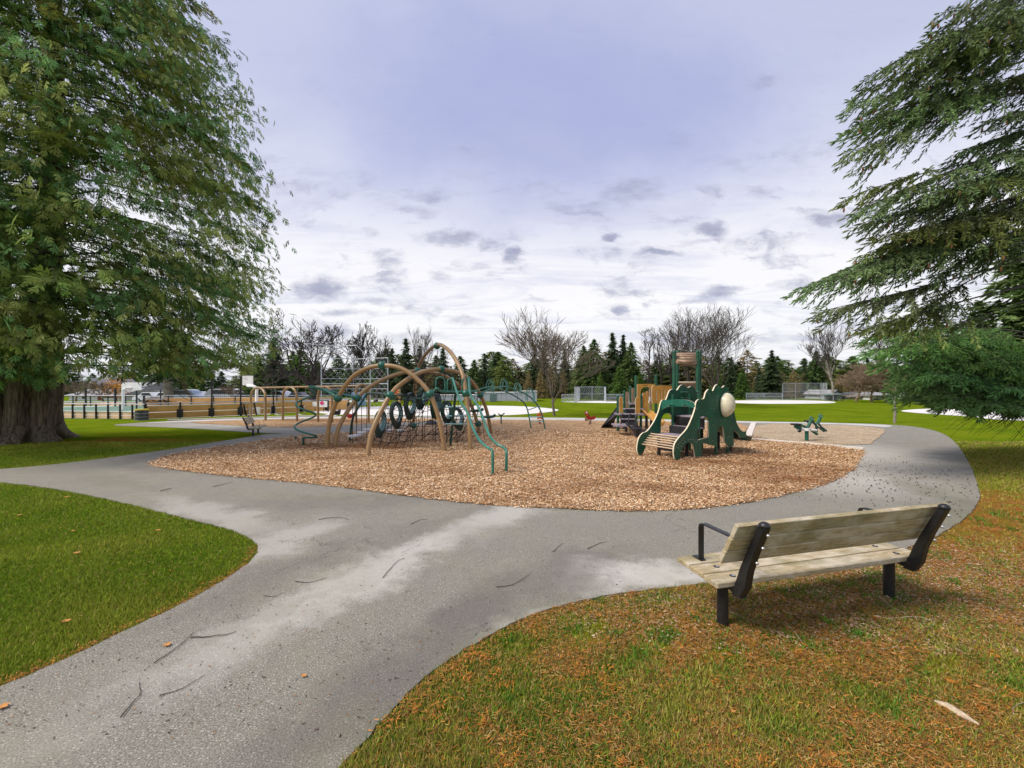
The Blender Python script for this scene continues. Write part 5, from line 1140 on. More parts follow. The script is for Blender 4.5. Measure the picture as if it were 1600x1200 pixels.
for k_, px, py, z, w, lab in named: tree_px(k_, px, py, z, w, lab)
rr = random.Random(5)
for i in range(84):                                    # unbroken dense row behind everything
    px = 395+i*14.9+rr.uniform(-4, 4); z = rr.uniform(90, 108)
    if px > 1640: break
    top = rr.uniform(545, 578)
    kk = rr.choice(['cedar', 'cedar', 'fir', 'dense', 'fir', 'olive']); tree_px(kk, px, top, z, rr.uniform(1.2, 1.9), ordinal({'cedar': 'plump green cedar', 'fir': 'green fir', 'dense': 'rounded green tree', 'olive': 'olive tinged tree'}[kk], 'in the unbroken row behind the '+where(px)), group='unbroken evergreen row closing the park')
for i in range(14):
    px = 60+i*26+rr.uniform(-7, 7)
    tree_px(rr.choice(['cedar', 'fir', 'dense']), px, rr.uniform(560, 590), rr.uniform(96, 112), rr.uniform(1.2, 1.8), ordinal('green evergreen', 'in the row behind the left houses'), group='evergreen row behind the left houses')
for px, z, top in ((1180, 86, 592), (1200, 84, 588), (1222, 86, 580), (1240, 84, 578), (1256, 86, 582), (1290, 84, 580), (1310, 86, 585), (1326, 84, 590)):
    tree_px('olive', px, top, z, .75, ordinal('olive brown bushy tree', 'just behind the right backstop'), group='olive brown trees behind the right backstop')
for px, z, top in ((845, 80, 575), (862, 82, 570), (826, 82, 580), (880, 82, 578), (905, 82, 560), (650, 78, 565), (672, 80, 568), (445, 80, 590), (428, 78, 592), (705, 82, 572), (722, 82, 585)):
    tree_px('olive', px, top, z, .62, ordinal('brown tinged bushy tree', 'standing before the evergreens behind the '+where(px)), group='brown bushy trees before the evergreens')

# --- bare trees
def bare(seed, h, trunk_h, r0, style, depth=6, tw=.018):
    rg = random.Random(seed); segs = []
    def grow(p, d, L, r, k):
        n = 4; pts = [p]; q = p; dd = d
        for i in range(n):
            cv_ = style['curve']; dd = (dd+Vector((rg.gauss(0, cv_), rg.gauss(0, cv_), rg.gauss(0, cv_)))+Vector((0, 0, style['up']*(1 if k else .2)))).normalized(); q = q+dd*L/n; pts.append(q)
        r1 = max(tw*.7, r*.55); segs.append((pts, [r*(1-i/n)+r1*i/n for i in range(n+1)], k))
        if k >= depth or L < .18: return
        nb = rg.choice(style['n']) if k else style['first']
        for j in range(nb):
            i0 = rg.randint(2, n) if k and j else n
            if k == 0: i0 = rg.choice(style.get('at', [n]))
            ang = rg.uniform(*style['spread']); az = rg.uniform(0, 2*PI) if k else 2*PI*j/nb+rg.uniform(-.4, .4)
            ax = dd.orthogonal().normalized(); ax = Matrix.Rotation(az, 3, dd) @ ax; nd = Matrix.Rotation(ang, 3, ax) @ dd
            grow(pts[i0], nd, L*rg.uniform(*style['len']) if k else (h-trunk_h)*style['k1']*rg.uniform(.8, 1.15), max(tw, r1*rg.uniform(.6, .9)), k+1)
    grow(Vector((0, 0, 0)), Vector((style.get('lean', 0), 0, 1)).normalized(), trunk_h, r0, 0)
    return segs
def bare_tree(px, pyt, gy_z, label, style, seed, m, wid=1.0, trunk=.25, r0=.3, depth=6, tw=.018, name='bare_tree', group='leafless trees around the park'):
    z = gy_z; h = CH+(HY-pyt)/F*z; segs = bare(seed, h, h*trunk, r0, style, depth, tw)
    zz_ = sorted(s_[0][-1].z for s_ in segs); top = zz_[int(len(zz_)*.965)]; f = h/top; x = (px-800)/F*z
    root = thing(name, label, 'tree', (x, z, 0), group)
    a, b = MB(), MB()
    for pts, rs, k in segs:
        w = [(x+p.x*f*wid, z+p.y*f*wid, p.z*f) for p in pts]
        (a if k <= 1 else b).tube(w, rs, 7 if k <= 1 else (4 if k < 4 else 3), cap=False)
    a.build('trunk', M[m], root); b.build('crown', M[m] if m != 'pale_bark' else M['bare_bark'], root)
vase = dict(n=[2, 2, 3], first=10, at=[2, 3, 3, 4, 4], spread=(.14, .62), len=(.68, .90), curve=.05, up=.06, k1=.36)
oak = dict(n=[2, 2, 3], first=8, at=[3, 3, 4, 4], spread=(.3, .80), len=(.62, .85), curve=.17, up=.05, k1=.36)
fan = dict(n=[2, 3, 3], first=8, at=[3, 4, 4], spread=(.2, .6), len=(.62, .85), curve=.06, up=.08, k1=.45)
slim = dict(n=[2, 3, 4], first=14, at=[1, 2, 2, 3, 3, 4], spread=(.35, .75), len=(.55, .75), curve=.08, up=.06, k1=.30)
bush = dict(n=[3, 3, 4], first=6, at=[3, 4], spread=(.3, .85), len=(.6, .8), curve=.12, up=.03, k1=.36)
M['dark_bark'] = simple('dark_bark', (0.035, 0.028, 0.024), 0.9, 0.3, 3)
M['field_bark'] = simple('field_tree_bark', (0.13, 0.105, 0.08), 0.9, 0.3, 3)
bare_tree(485, 507, 42, 'dark spreading bare tree with twisted limbs behind the swings', oak, 21, 'dark_bark', .95, .24, .5, 7, .026)
bare_tree(563, 514, 62, 'slender bare tree behind the large backstop', slim, 22, 'dark_bark', .7, .5, .26, 5, .03)
bare_tree(587, 528, 60, 'crooked bare tree right of the slender one behind the backstop', oak, 23, 'dark_bark', .7, .5, .32, 5, .03)
bare_tree(655, 520, 78, 'tall twiggy bare tree between the arches', vase, 24, 'bare_bark', .8, .35, .22, 6, .022)
bare_tree(866, 503, 30.5, 'vase shaped bare tree on a thin trunk on the green field', vase, 25, 'field_bark', 1.25, .28, .11, 7, .015)
bare_tree(1012, 514, 84, 'slender straight bare tree left of the tan roofed tower', slim, 26, 'bare_bark', .75, .62, .2, 5, .022)
bare_tree(1034, 518, 86, 'second slender bare tree nearest the tower posts', slim, 27, 'bare_bark', .7, .62, .18, 5, .022)
bare_tree(1050, 520, 88, 'third slender bare tree touching the big vase trees', slim, 37, 'bare_bark', .6, .6, .18, 5, .022)
bare_tree(1078, 500, 50, 'bare fan shaped tree left behind the tan roof', vase, 28, 'bare_bark', 1.0, .30, .20, 7, .016)
bare_tree(1122, 484, 44, 'largest bare fan shaped tree above the dinosaur', vase, 29, 'bare_bark', 1.35, .24, .26, 7, .015)
bare_tree(1302, 507, 74, 'tall bare tree with pale trunk behind the dugout', fan, 30, 'pale_bark', 1.1, .40, .26, 6, .022)
bare_tree(1375, 505, 82, 'bare twiggy tree half behind the right bough tips', slim, 31, 'bare_bark', .9, .35, .25, 5, .025)
bare_tree(1338, 575, 62, 'brown bushy bare tree left of the white house', bush, 32, 'tan_bark', 1.25, .25, .2, 6, .018)
bare_tree(1362, 568, 60, 'brown bushy bare tree in front of the white house', bush, 33, 'tan_bark', 1.3, .25, .2, 6, .018)
bare_tree(1385, 578, 58, 'dark trunked bushy tree right before the white house', bush, 34, 'tan_bark', 1.1, .3, .2, 6, .018)
bare_tree(299, 582, 56, 'small round headed tan tree beyond the court', bush, 35, 'tan_bark', .9, .45, .12, 6, .014)
bare_tree(362, 604, 54, 'low spreading reddish bare tree behind the ball net', bush, 36, 'tan_bark', 1.2, .3, .1, 5, .014)
bare_tree(162, 598, 58, 'pale bare tree before the taller cream house', bush, 38, 'tan_bark', 1.4, .3, .15, 6, .018)
bare_tree(118, 596, 60, 'pale bare tree left of the white house', bush, 39, 'tan_bark', 1.5, .3, .15, 6, .018)
# sapling with thin pale trunk by the right path
x, y = P(1398, 661).x, P(1398, 661).y
root = thing('young_tree', 'thin staked sapling with mottled trunk beside the right path', 'tree', (x, y, 0))
mb = MB(); mb.tube([(x-.02, y, -.1), (x+.02, y, .7), (x+.0, y, 1.3), (x+.09, y, 2.1), (x+.13, y, 2.6)], [.075, .065, .055, .045, .03], 9); mb.build('trunk', M['pale_bark'], root)
mb = MB(); rg = random.Random(3)
for i in range(26):
    a = rg.uniform(0, 2*PI); z0 = rg.uniform(1.9, 2.6); L_ = rg.uniform(.4, 1.1); p = Vector((x+.1, y, z0)); d = Vector((math.cos(a), math.sin(a), rg.uniform(.1, .8)))
    mb.tube([p, p+d*L_*.5+Vector((0, 0, .02)), p+d*L_], [.012, .008, .005], 4, cap=False)
mb.build('crown', M['tan_bark'], root)
# orange leaved tree
V = []; n = 900; c = Q(182, 606, 58); pos_ = np.array([c.x, 58, c.z])+RNG.normal(size=(n, 3))*np.array([.75, .75, .8])
V = place(np.array([[[0, -.4, 0], [0, .4, 0], [1, 0, 0]]]), pos_, rand_dir(n), rand_dir(n), RNG.uniform(.12, .28, n))
root = thing('leafy_tree', 'small orange leaved tree left of the basketball hoop', 'tree', (c.x, 58, 0)); soup('crown', V, M['near_leaf'], tints(n, (.50, .24, .04), .3), root)
mb = MB(); mb.tube([(c.x, 58, 0), (c.x, 58, c.z)], [.12, .06], 6); mb.build('trunk', M['tan_bark'], root)
# second trunk standing under the cedar curtain (far park tree)
g = P(263, 631.5); root = thing('park_tree', 'thick grey tree trunk beyond the picnic table', 'tree', g)
mb = MB(); mb.tube([g-Vector((0, 0, .1)), g+Vector((0, 0, .4)), g+Vector((0, 0, 3)), g+Vector((0, 0, 7))], [.75, .55, .5, .3], 12); mb.build('trunk', M['pale_bark'], root)
Vc, Tc = conifer_proto(40, h=9, r=4.0, shape=.5, droop=.5, per=11, levels=34, size=.45, ragged=.3); soup('crown', Vc+np.array([g.x, g.y, 3.0]), M['needles'], Tc, root)
# dark clipped shrubs on the street
for px, w, h, lab in ((337, 1.6, 1.0, 'low dark rounded shrub behind the ball net'), (236, 1.2, .8, 'low dark shrub by the picnic table')):
    g = P(px, 629.8); n = 700; d = rand_dir(n); d[:, 2] = abs(d[:, 2]); ps_ = d*np.array([w, .8, h])*RNG.uniform(.6, 1, (n, 1))+np.array(g)
    root = thing('shrub', lab, 'shrub', g, 'shrubs beyond the court'); soup('foliage', place(np.array([[[0, -.4, 0], [0, .4, 0], [1, 0, 0]]]), ps_, rand_dir(n), rand_dir(n), RNG.uniform(.12, .25, n)), M['needles'], tints(n, (.02, .035, .02), .3), root)
    mb = MB(); mb.tube([g, g+Vector((0, 0, h*.6))], .08, 6); mb.build('stem', M['bare_bark'], root)

# ------------------------------------------------------------------ the big cedar at left
CX, CY = -18.6, 16.2
root = thing('cedar_tree', 'huge red cedar with fluted trunk and drooping sprays at the left edge', 'tree', (CX, CY, 0))
mb = MB(); n = 56; zs_ = [-.1, 0.0, .10, .22, .4, .7, 1.2, 2.0, 3.2, 5, 7.5, 10, 14, 20, 27]; vs = []
def flute(a, z):
    f = .16*math.cos(5*a+.6)+.10*math.cos(8*a+1.9)+.05*math.cos(13*a)+.10*math.cos(3*a+2)
    return 1+f*(1.0 if z < 3 else .5)*(1+1.3*math.exp(-max(z, 0)/.5))
for z in zs_:
    R0 = .80+0.30*math.exp(-max(z, 0)/.35) if z < 3.3 else .80*max(.03, 1-(z-3.3)/24)*.68; R0 = min(R0, 1.5)
    ox = .13*z if z < 10 else 1.3
    for k in range(n):
        a = 2*PI*k/n; r = R0*flute(a, z); vs.append((CX-.70+ox*.9+r*math.cos(a), CY+r*math.sin(a), z))
mb.add(vs, [(j*n+k, j*n+(k+1) % n, (j+1)*n+(k+1) % n, (j+1)*n+k) for j in range(len(zs_)-1) for k in range(n)], 0, True)
for k in range(7):   # root flares
    a = 2*PI*k/7-.9; mb.tube([(CX-.70+.80*math.cos(a), CY+.80*math.sin(a), .5), (CX-.70+1.05*math.cos(a), CY+1.05*math.sin(a), .18), (CX-.70+1.35*math.cos(a+.1), CY+1.35*math.sin(a+.1), -.05)], [.32, .19, .07], 8)
mb.tube([(CX-1.2, CY-.9, -.1), (CX-1.3, CY-.9, 2), (CX-1.2, CY-.8, 5), (CX-.9, CY-.4, 9)], [.85, .62, .5, .3], 14)
mb.build('trunk', M['cedar_bark'], root)
prof = [(1.2, 6.4), (4, 6.9), (8, 6.7), (12, 6.0), (18, 4.9), (24, 3.4), (29, .5)]
def crownR(z): return float(np.interp(z, [p[0] for p in prof], [p[1] for p in prof]))
# frond template: drooping flat spray
def frond(k=5, L=1.0):
    # branched flat spray: kite shaped leaflets either side of a drooping rachis
    T = []
    for i in range(k):
        u = .12+.70*i/(k-1); x = u*L*.85; z = -.20*u*u; w = .46*(1-u)**.5+.10
        for s in (-1, 1):
            a = .62+.25*(i % 2); d = np.array([math.cos(a), s*math.sin(a), -.30]); p = np.array([x, 0, z]); q = np.array([-s*math.sin(a), math.cos(a), 0])*.047
            m = p+d*w*.55; e = p+d*w; T += [[p, m+q, e], [p, e, m-q]]
    T += [[[0, 0, 0], [L*.6, -.05, -.10], [L*1.1, 0, -.30]], [[0, 0, 0], [L*1.1, 0, -.30], [L*.6, .05, -.10]]]
    return np.array(T, dtype=np.float64)
TF = frond(4)
rgc = np.random.default_rng(99); FP, FD, FS, FC = [], [], [], []; lb = MB()
for i in range(600):
    z0 = 2.9+26*(rgc.uniform(0, 1)**1.25); az = rgc.uniform(-PI, PI)
    # azimuth 0 = +x (right). keep those the photo shows: right and camera side
    if abs(az-(-.65)) > 1.75 and rgc.uniform() < .8: continue
    zt = z0*.97-rgc.uniform(.3, 1.7); Rr = crownR(max(1.2, zt))*(.70+.42*rgc.uniform()**.8)*(1+.07*math.sin(5*az+z0))
    tz = max(1.35, zt) if z0 < 6 else zt
    dx, dy = math.cos(az), math.sin(az); ox = .12*min(z0, 10); p0 = np.array([CX+ox, CY, z0]); p3 = np.array([CX+dx*Rr, CY+dy*Rr, tz])
    ns = max(10, int(Rr*3.4)); u = np.linspace(.0, 1, ns); mid = (p0+p3)/2+np.array([0, 0, rgc.uniform(-.1, .9)+.07*Rr])
    B = ((1-u)**2)[:, None]*p0+(2*u*(1-u))[:, None]*mid+(u**2)[:, None]*p3
    lb.tube([Vector(b) for b in B[::3]]+[Vector(B[-1])], [max(.008, .055*(1-j*3/ns)*(Rr/9)) for j in range(len(B[::3])+1)], 5, cap=False)
    col0 = np.array([.24, .33, .08]) if rgc.uniform() < .5 else np.array([.15, .28, .095])
    if rgc.uniform() < .30: col0 = np.array([.32, .37, .10])
    if tz > 9: col0 = col0*np.array([1.08, .97, .8])
    for j in range(int(ns*.28), ns):
        uu = j/ns; reach = (.35+1.0*(1-uu))*1.0
        for s in (-1, 1):
            sd = np.array([-dy*s, dx*s, 0]); fw = np.array([dx, dy, 0]); d2 = nrm(sd*rgc.uniform(.5, 1.1)+fw*rgc.uniform(.4, 1.0)+np.array([0, 0, -.15]))
            nn = rgc.integers(2, 5)
            for q in range(nn):
                w = (q+.5)/nn*reach; pos0 = B[j]+d2*w+np.array([0, 0, -.30*w*w])+rgc.normal(0, .06, 3)
                FP.append(pos0); dr = d2*.9+fw*.5*uu+rgc.normal(0, .32, 3)+np.array([0, 0, -rgc.uniform(-.1, .8) if uu > .7 else -rgc.uniform(.2, 1.0)]); FD.append(dr); FS.append(rgc.uniform(.28, .52)); FC.append(col0*rgc.uniform(.42, 1.3)*(1+rgc.uniform(-.12, .12, 3)))
for i in range(1250):                      # hanging clumps on the side that faces the park
    z0 = rgc.uniform(2.6, 17); az = rgc.uniform(-2.4, 1.0) if i % 4 else rgc.uniform(-1.9, -.5); Rr = crownR(z0)*(rgc.uniform(.55, 1.06) if i % 4 else rgc.uniform(.25, .7)); c = np.array([CX+.12*min(z0, 10)+Rr*math.cos(az), CY+Rr*math.sin(az), z0]); out = np.array([math.cos(az), math.sin(az), -.2])
    col0 = [np.array([.28, .38, .095]), np.array([.18, .34, .12]), np.array([.37, .42, .13])][rgc.integers(0, 3)]*rgc.uniform(.7, 1.2)
    for q in range(14):
        FP.append(c+rgc.normal(0, .42, 3)*np.array([1, 1, .6])); FD.append(out*.7+rgc.normal(0, .4, 3)-np.array([0, 0, rgc.uniform(.2, 1.1)])); FS.append(rgc.uniform(.26, .48)); FC.append(col0*rgc.uniform(.5, 1.4))
FP, FD, FS, FC = map(np.array, (FP, FD, FS, FC))
px_ = 800+FP[:, 0]/np.maximum(FP[:, 1], .1)*F; keep = (FP[:, 1] > 1) & ~((FP[:, 0] < CX-1) & (FP[:, 1] > CY+2)) & (800+FP[:, 0]/np.maximum(FP[:, 1], .1)*F > -160) & (px_ > -260) & (FP[:, 2] > 2.62+.28*np.sin(px_*.06)+.010*np.maximum(0, px_-330)*(FP[:, 2] < 4)-.35*(px_ < 60)) & (FP[:, 2] < 24); FP, FD, FS, FC = FP[keep], FD[keep], FS[keep], FC[keep]
up_ = nrm(np.tile([0, 0, 1.0], (len(FP), 1))+RNG.normal(0, .35, (len(FP), 3)))
print('cedar sprays', len(FP))
soup('crown', place(TF, FP, FD, up_, FS), M['near_leaf'], np.repeat(FC, len(TF), axis=0), root)
lb.build('limbs', M['bare_bark'], root)

# ------------------------------------------------------------------ the spruce whose boughs hang in from the right
SX, SY = 15.2, 10.5
def shoot_template():
    T = []; r = .095
    for k in range(3):
        a, b = 2*PI*k/3, 2*PI*(k+1)/3; p = [0, 0, 0]; q1 = [.55, r*math.cos(a), r*math.sin(a)]; q2 = [.55, r*math.cos(b), r*math.sin(b)]; e = [1.0, 0, 0]
        T += [[p, q1, q2], [q1, e, q2]]
    for k in range(6):
        a = 2*PI*k/6+.3; x = .15+.12*k; T.append([[x-.02, 0, 0], [x+.05, 0, 0], [x+.20, .19*math.cos(a), .19*math.sin(a)]])
    return np.array(T)
TS = shoot_template()
def boughs(rootobj, tips, trunk, seed, slope=.42, col=(.17, .24, .10), step=.088, L0=1.2, hang=.48, shoot=(.12, .20), cones=True, minz=.35):
    rg = np.random.default_rng(seed); SPs, SDs, SSs, SCs = [], [], [], []; lb = MB(); cn = MB()
    for (tx, ty, tz, fl) in tips:
        p3 = np.array([tx, ty, tz]); hr = math.hypot(tx-trunk[0], ty-trunk[1]); p0 = np.array([trunk[0], trunk[1], tz+slope*hr*rg.uniform(.45, 1.3)])
        mid = (p0+p3)/2+np.array([0, rg.uniform(-.6, .6), rg.uniform(-.03, .13)*hr]); n = max(12, int(hr/step)); u = np.linspace(0, 1, n)
        B = ((1-u)**2)[:, None]*p0+(2*u*(1-u))[:, None]*mid+(u**2)[:, None]*p3
        lb.tube([Vector(b) for b in B[::4]]+[Vector(B[-1])], [max(.006, .042*(1-j*4/n)) for j in range(len(B[::4])+1)], 5, cap=False)
        ax = nrm(p3-p0); sdir = nrm(np.cross(ax, [0, 0, 1.])); c0 = np.array(col)*rg.uniform(.75, 1.3)*(1+rg.uniform(-.1, .1, 3))
        if rg.uniform() < .3: c0 = c0*np.array([1.25, 1.12, .85])
        for j in range(int(n*(1-fl)), n):
            uu = j/n; rem = (1-uu)*hr
            s = 1 if j % 2 else -1
            bl = min(L0, .22+rem*.42)*rg.uniform(.6, 1.1); d = nrm(ax*rg.uniform(.6, 1.0)+sdir*s*rg.uniform(.35, 1.0)+np.array([0, 0, rg.uniform(-.5, .1)]))
            m_n = max(2, int(bl/.055)); w = (np.arange(m_n)+.5)/m_n*bl
            P_ = B[j]+d*w[:, None]+np.array([0, 0, -1.])*(hang*w*w/max(bl, .3))[:, None]
            if bl > .5: lb.tube([Vector(B[j]), Vector(P_[m_n//2]), Vector(P_[-1])], [.014, .008, .004], 3, cap=False)
            for q in range(m_n):
                for ss in (-1, 1):
                    dd = nrm(d*rg.uniform(.7, 1.1)+sdir*ss*rg.uniform(.3, .9)+np.array([0, 0, rg.uniform(-1.1, .25)])); SPs.append(P_[q]); SDs.append(dd); SSs.append(rg.uniform(*shoot)); SCs.append(c0*rg.uniform(.6, 1.4))
            SPs.append(P_[-1]); SDs.append(d); SSs.append(shoot[1]); SCs.append(c0*1.2)
            if cones and uu > .6 and rg.uniform() < .10:
                c = Vector(P_[-1])-Vector((0, 0, .03)); cn.tube([c, c-Vector((0, 0, .03)), c-Vector((.005, 0, .08)), c-Vector((.01, 0, .11))], [.012, .024, .020, .004], 6)
        SPs.append(p3); SDs.append(ax); SSs.append(shoot[1]*1.2); SCs.append(c0)
    SPs, SDs, SSs, SCs = map(np.array, (SPs, SDs, SSs, SCs))
    px_ = 800+SPs[:, 0]/np.maximum(SPs[:, 1], .1)*F; py_ = HY+(CH-SPs[:, 2])/np.maximum(SPs[:, 1], .1)*F
    k = (px_ < 2100) & (SPs[:, 2] > minz+.12*np.sin(px_*.11)) & (py_ > -120); SPs, SDs, SSs, SCs = SPs[k], SDs[k], SSs[k], SCs[k]; print('shoots', len(SPs))
    soup('crown', place(TS, SPs, SDs, nrm(RNG.normal(size=SPs.shape)), SSs), M['near_leaf'], np.repeat(SCs, len(TS), axis=0), rootobj)
    lb.build('limbs', M['bare_bark'], rootobj)
    if cn.v: c_ = cn.build('cones', M['cone'], rootobj); c_['kind'] = 'stuff'
M['cone'] = simple('brown_cone', (.20, .085, .03), .7, .3, 30)
root = thing('spruce_tree', 'large dark spruce with drooping cone laden boughs reaching in from the right', 'tree', (SX, SY, 0))
mb = MB(); mb.tube([(SX, SY, -.2), (SX, SY, .5), (SX, SY, 5), (SX, SY, 18)], [.75, .55, .45, .08], 18); mb.build('trunk', M['cedar_bark'], root)
tp_ = [(1251, 451, 9.2, .62), (1278, 487, 9.0, .42), (1306, 436, 9.6, .45), (1353, 514, 9.2, .38), (1405, 508, 9.6, .30), (1343, 424, 9.0, .52), (1369, 370, 9.0, .55), (1350, 398, 9.5, .5), (1333, 333, 8.8, .60), (1345, 350, 9.4, .5),
    (1324, 308, 9.2, .26), (1319, 240, 9.0, .22), (1318, 208, 9.4, .50), (1330, 158, 9.0, .58), (1350, 140, 9.5, .5), (1361, 117, 9.2, .58), (1405, 103, 9.6, .55), (1442, 72, 9.4, .6), (1456, 50, 9.8, .6), (1345, 190, 9.8, .45),
    (1470, 20, 9.4, .6), (1520, -10, 9.6, .6), (1425, 318, 9.6, .5), (1450, 300, 9.2, .5), (1440, 160, 10, .6), (1500, 95, 10, .6), (1560, 40, 10.2, .7), (1440, 365, 9.8, .6), (1410, 410, 9.8, .55),
    (1460, 430, 9.4, .6), (1500, 355, 9.2, .7), (1520, 290, 9.8, .7), (1500, 235, 9.4, .6), (1540, 190, 9.2, .8), (1560, 375, 9.0, .9), (1550, 130, 9.4, .9), (1500, 505, 9.6, .14)]
tips = []
for (x, y, z, fl) in tp_:
    if fl <= 0: continue
    q = Q(x, y, z); tips.append((q.x, q.y, q.z, fl)); 
boughs(root, tips, (SX, SY), 61, slope=.36)
# lower fir bough, fresher green, from a second tree
SX2, SY2 = 19.0, 13.6
root = thing('fir_tree', 'fresh green fir whose low soft boughs sweep over the right field', 'tree', (SX2, SY2, 0))
mb = MB(); mb.tube([(SX2, SY2, -.2), (SX2, SY2, .5), (SX2, SY2, 5), (SX2, SY2, 12)], [.55, .40, .32, .06], 16); mb.build('trunk', M['cedar_bark'], root)
tips2 = []
for (x, y, z, fl) in [(1358, 534, 11.6, .6), (1356, 557, 11.2, .7), (1385, 575, 11.5, .7), (1402, 600, 11.2, .7), (1420, 560, 12, .7), (1430, 618, 11.2, .7), (1455, 590, 10.8, .8), (1470, 625, 10.8, .8), (1488, 634, 10.6, .8), (1515, 646, 10.4, .8), (1545, 640, 10.2, .9), (1584, 643, 10.0, .9),
        (1440, 545, 11.6, .8), (1480, 560, 11.2, .9), (1510, 600, 10.8, .9), (1540, 570, 10.8, .9), (1570, 610, 10.4, .9), (1500, 545, 12.0, .9), (1560, 545, 11.6, .9), (1600, 590, 10.6, .9), (1410, 585, 12, .8), (1450, 608, 11.8, .8), (1610, 630, 10.2, .9), (1530, 622, 11.4, .9), (1485, 600, 12.2, .9),
        (1400, 548, 12.2, .6), (1425, 600, 12.4, .7), (1580, 570, 12, .95), (1505, 575, 12.6, .9), (1545, 600, 12.4, .95), (1590, 550, 12.6, .95)]:
    q = Q(x, y, z); tips2.append((q.x, q.y, max(1.55, q.z+.12), fl))
boughs(root, tips2, (SX2, SY2), 62, slope=.0, col=(.17, .31, .105), step=.14, L0=1.6, hang=.45, shoot=(.13, .22), cones=False, minz=1.42)

# ------------------------------------------------------------------ grass blades, needles, chips
def cloud(n, fn, zr=(2.2, 12), xr=(-1.32, 1.32), pw=1.0):
    """random ground points in view, thinning with distance"""
    z = zr[0]*(zr[1]/zr[0])**(RNG.uniform(0, 1, n)**pw); x = RNG.uniform(xr[0], xr[1], n)*z
    k = fn(x, z); return x[k], z[k]
on_lawn = lambda x, z: ~inpoly(x, z, path_xy)
def litter_mask(x, z):
    m = np.zeros(len(x))
    for cx_, cz_, rx_, rz_, s_ in ((5.8, 4.8, 4.4, 2.0, 1.), (8.6, 6.4, 3.6, 3.2, 1.), (3.6, 2.6, 4.0, 1.0, .35), (2.0, 3.5, 2.2, .8, .8)):
        d = np.hypot((x-cx_)/rx_, (z-cz_)/rz_); m = np.maximum(m, s_*np.clip((1.25-d)/.8, 0, 1))
    return m
x, z = cloud(720000, on_lawn, (1.8, 16), (-1.45, 1.8))
lm = litter_mask(x, z); pn = np.sin(x*2.1+1.3*np.sin(z*1.7))*np.sin(z*2.6+np.sin(x*1.3)); k = RNG.uniform(0, 1, len(x)) > lm*(.80+.18*(pn < 0)); x, z, lm, pn = x[k], z[k], lm[k], pn[k]
n = len(x); print('blades', n)
hh = RNG.uniform(.018, .045, n)*(1+.35*(pn > .3))*(1-.3*lm); ww = .0028+z*.00085; a = RNG.uniform(0, 2*PI, n); lean = RNG.uniform(.1, 1.0, n)*hh; la = RNG.uniform(0, 2*PI, n)
b = np.stack([x, z, np.zeros(n)], 1); wv = np.stack([np.cos(a), np.sin(a), np.zeros(n)], 1)*ww[:, None]
V = np.stack([b-wv, b+wv, b+np.stack([np.cos(la)*lean, np.sin(la)*lean, hh], 1)], 1)
g1_, g2_, g3_ = np.array([.145, .235, .018]), np.array([.33, .36, .045]), np.array([.44, .35, .11])
mixv = np.clip(.40+.35*pn+.30*np.sin(x*.9+2*np.sin(z*.8))*np.sin(z*1.1)+RNG.normal(0, .25, n)+(x > -1)*.25, 0, 1)[:, None]; tc_ = g1_*(1-mixv)+g2_*mixv; dry = RNG.uniform(0, 1, n) < (.07+.42*(x > -1)); tc_[dry] = g3_*RNG.uniform(.6, 1.1, (dry.sum(), 1)); tc_ *= RNG.uniform(.6, 1.3, (n, 1))
soup('grass', V, M['blade'], tc_, kind='stuff')
# longer dark tufts among the litter
tx_, tz_ = cloud(900, lambda x, z: on_lawn(x, z) & (x > -1.2), (2.2, 7), (-.5, 1.3)); tx_, tz_ = tx_[:230], tz_[:230]; nb = 60
cx_t, cz_t = np.repeat(tx_, nb), np.repeat(tz_, nb); n = len(cx_t); rt = np.repeat(RNG.uniform(.03, .12, len(tx_)), nb)
x = cx_t+RNG.normal(0, 1, n)*rt; z = cz_t+RNG.normal(0, 1, n)*rt; k = on_lawn(x, z); x, z, rt = x[k], z[k], rt[k]; n = len(x)
hh = RNG.uniform(.025, .065, n); ww = .0026+z*.0007; a = RNG.uniform(0, 2*PI, n); la = RNG.uniform(0, 2*PI, n); lean = RNG.uniform(.2, 1.1, n)*hh
b = np.stack([x, z, np.zeros(n)], 1); wv = np.stack([np.cos(a), np.sin(a), np.zeros(n)], 1)*ww[:, None]
V = np.stack([b-wv, b+wv, b+np.stack([np.cos(la)*lean, np.sin(la)*lean, hh], 1)], 1)
soup('grass_tufts', V, M['blade'], np.array([.085, .20, .022])*RNG.uniform(.6, 1.5, (n, 1))*(1+RNG.uniform(-.2, .2, (n, 3))), kind='stuff')
# fallen orange needle sprays on the lawn
def slivers(name, x, z, L, W_, cols, m, h0=.004, hr=.02, kind='stuff'):
    n = len(x); a = RNG.uniform(0, 2*PI, n); d = np.stack([np.cos(a), np.sin(a), RNG.uniform(-.25, .25, n)], 1); s = np.stack([-np.sin(a), np.cos(a), RNG.uniform(-.4, .4, n)], 1)
    c = np.stack([x, z, h0+RNG.uniform(0, hr, n)], 1); L = L*RNG.uniform(.5, 1.3, n)[:, None]; w = W_*RNG.uniform(.6, 1.3, n)[:, None]
    A, B_, C_, D_ = c-d*L-s*w, c+d*L-s*w*.6, c+d*L*.9+s*w, c-d*L*.8+s*w
    V = np.concatenate([np.stack([A, B_, C_], 1), np.stack([A, C_, D_], 1)]); ci = RNG.integers(0, len(cols), n); t_ = np.array(cols)[ci]*RNG.uniform(.6, 1.25, (n, 1))
    return soup(name, V, m, np.concatenate([t_, t_]), kind=kind)
x, z = cloud(420000, on_lawn, (1.8, 12), (-1.1, 1.8)); lm = litter_mask(x, z)
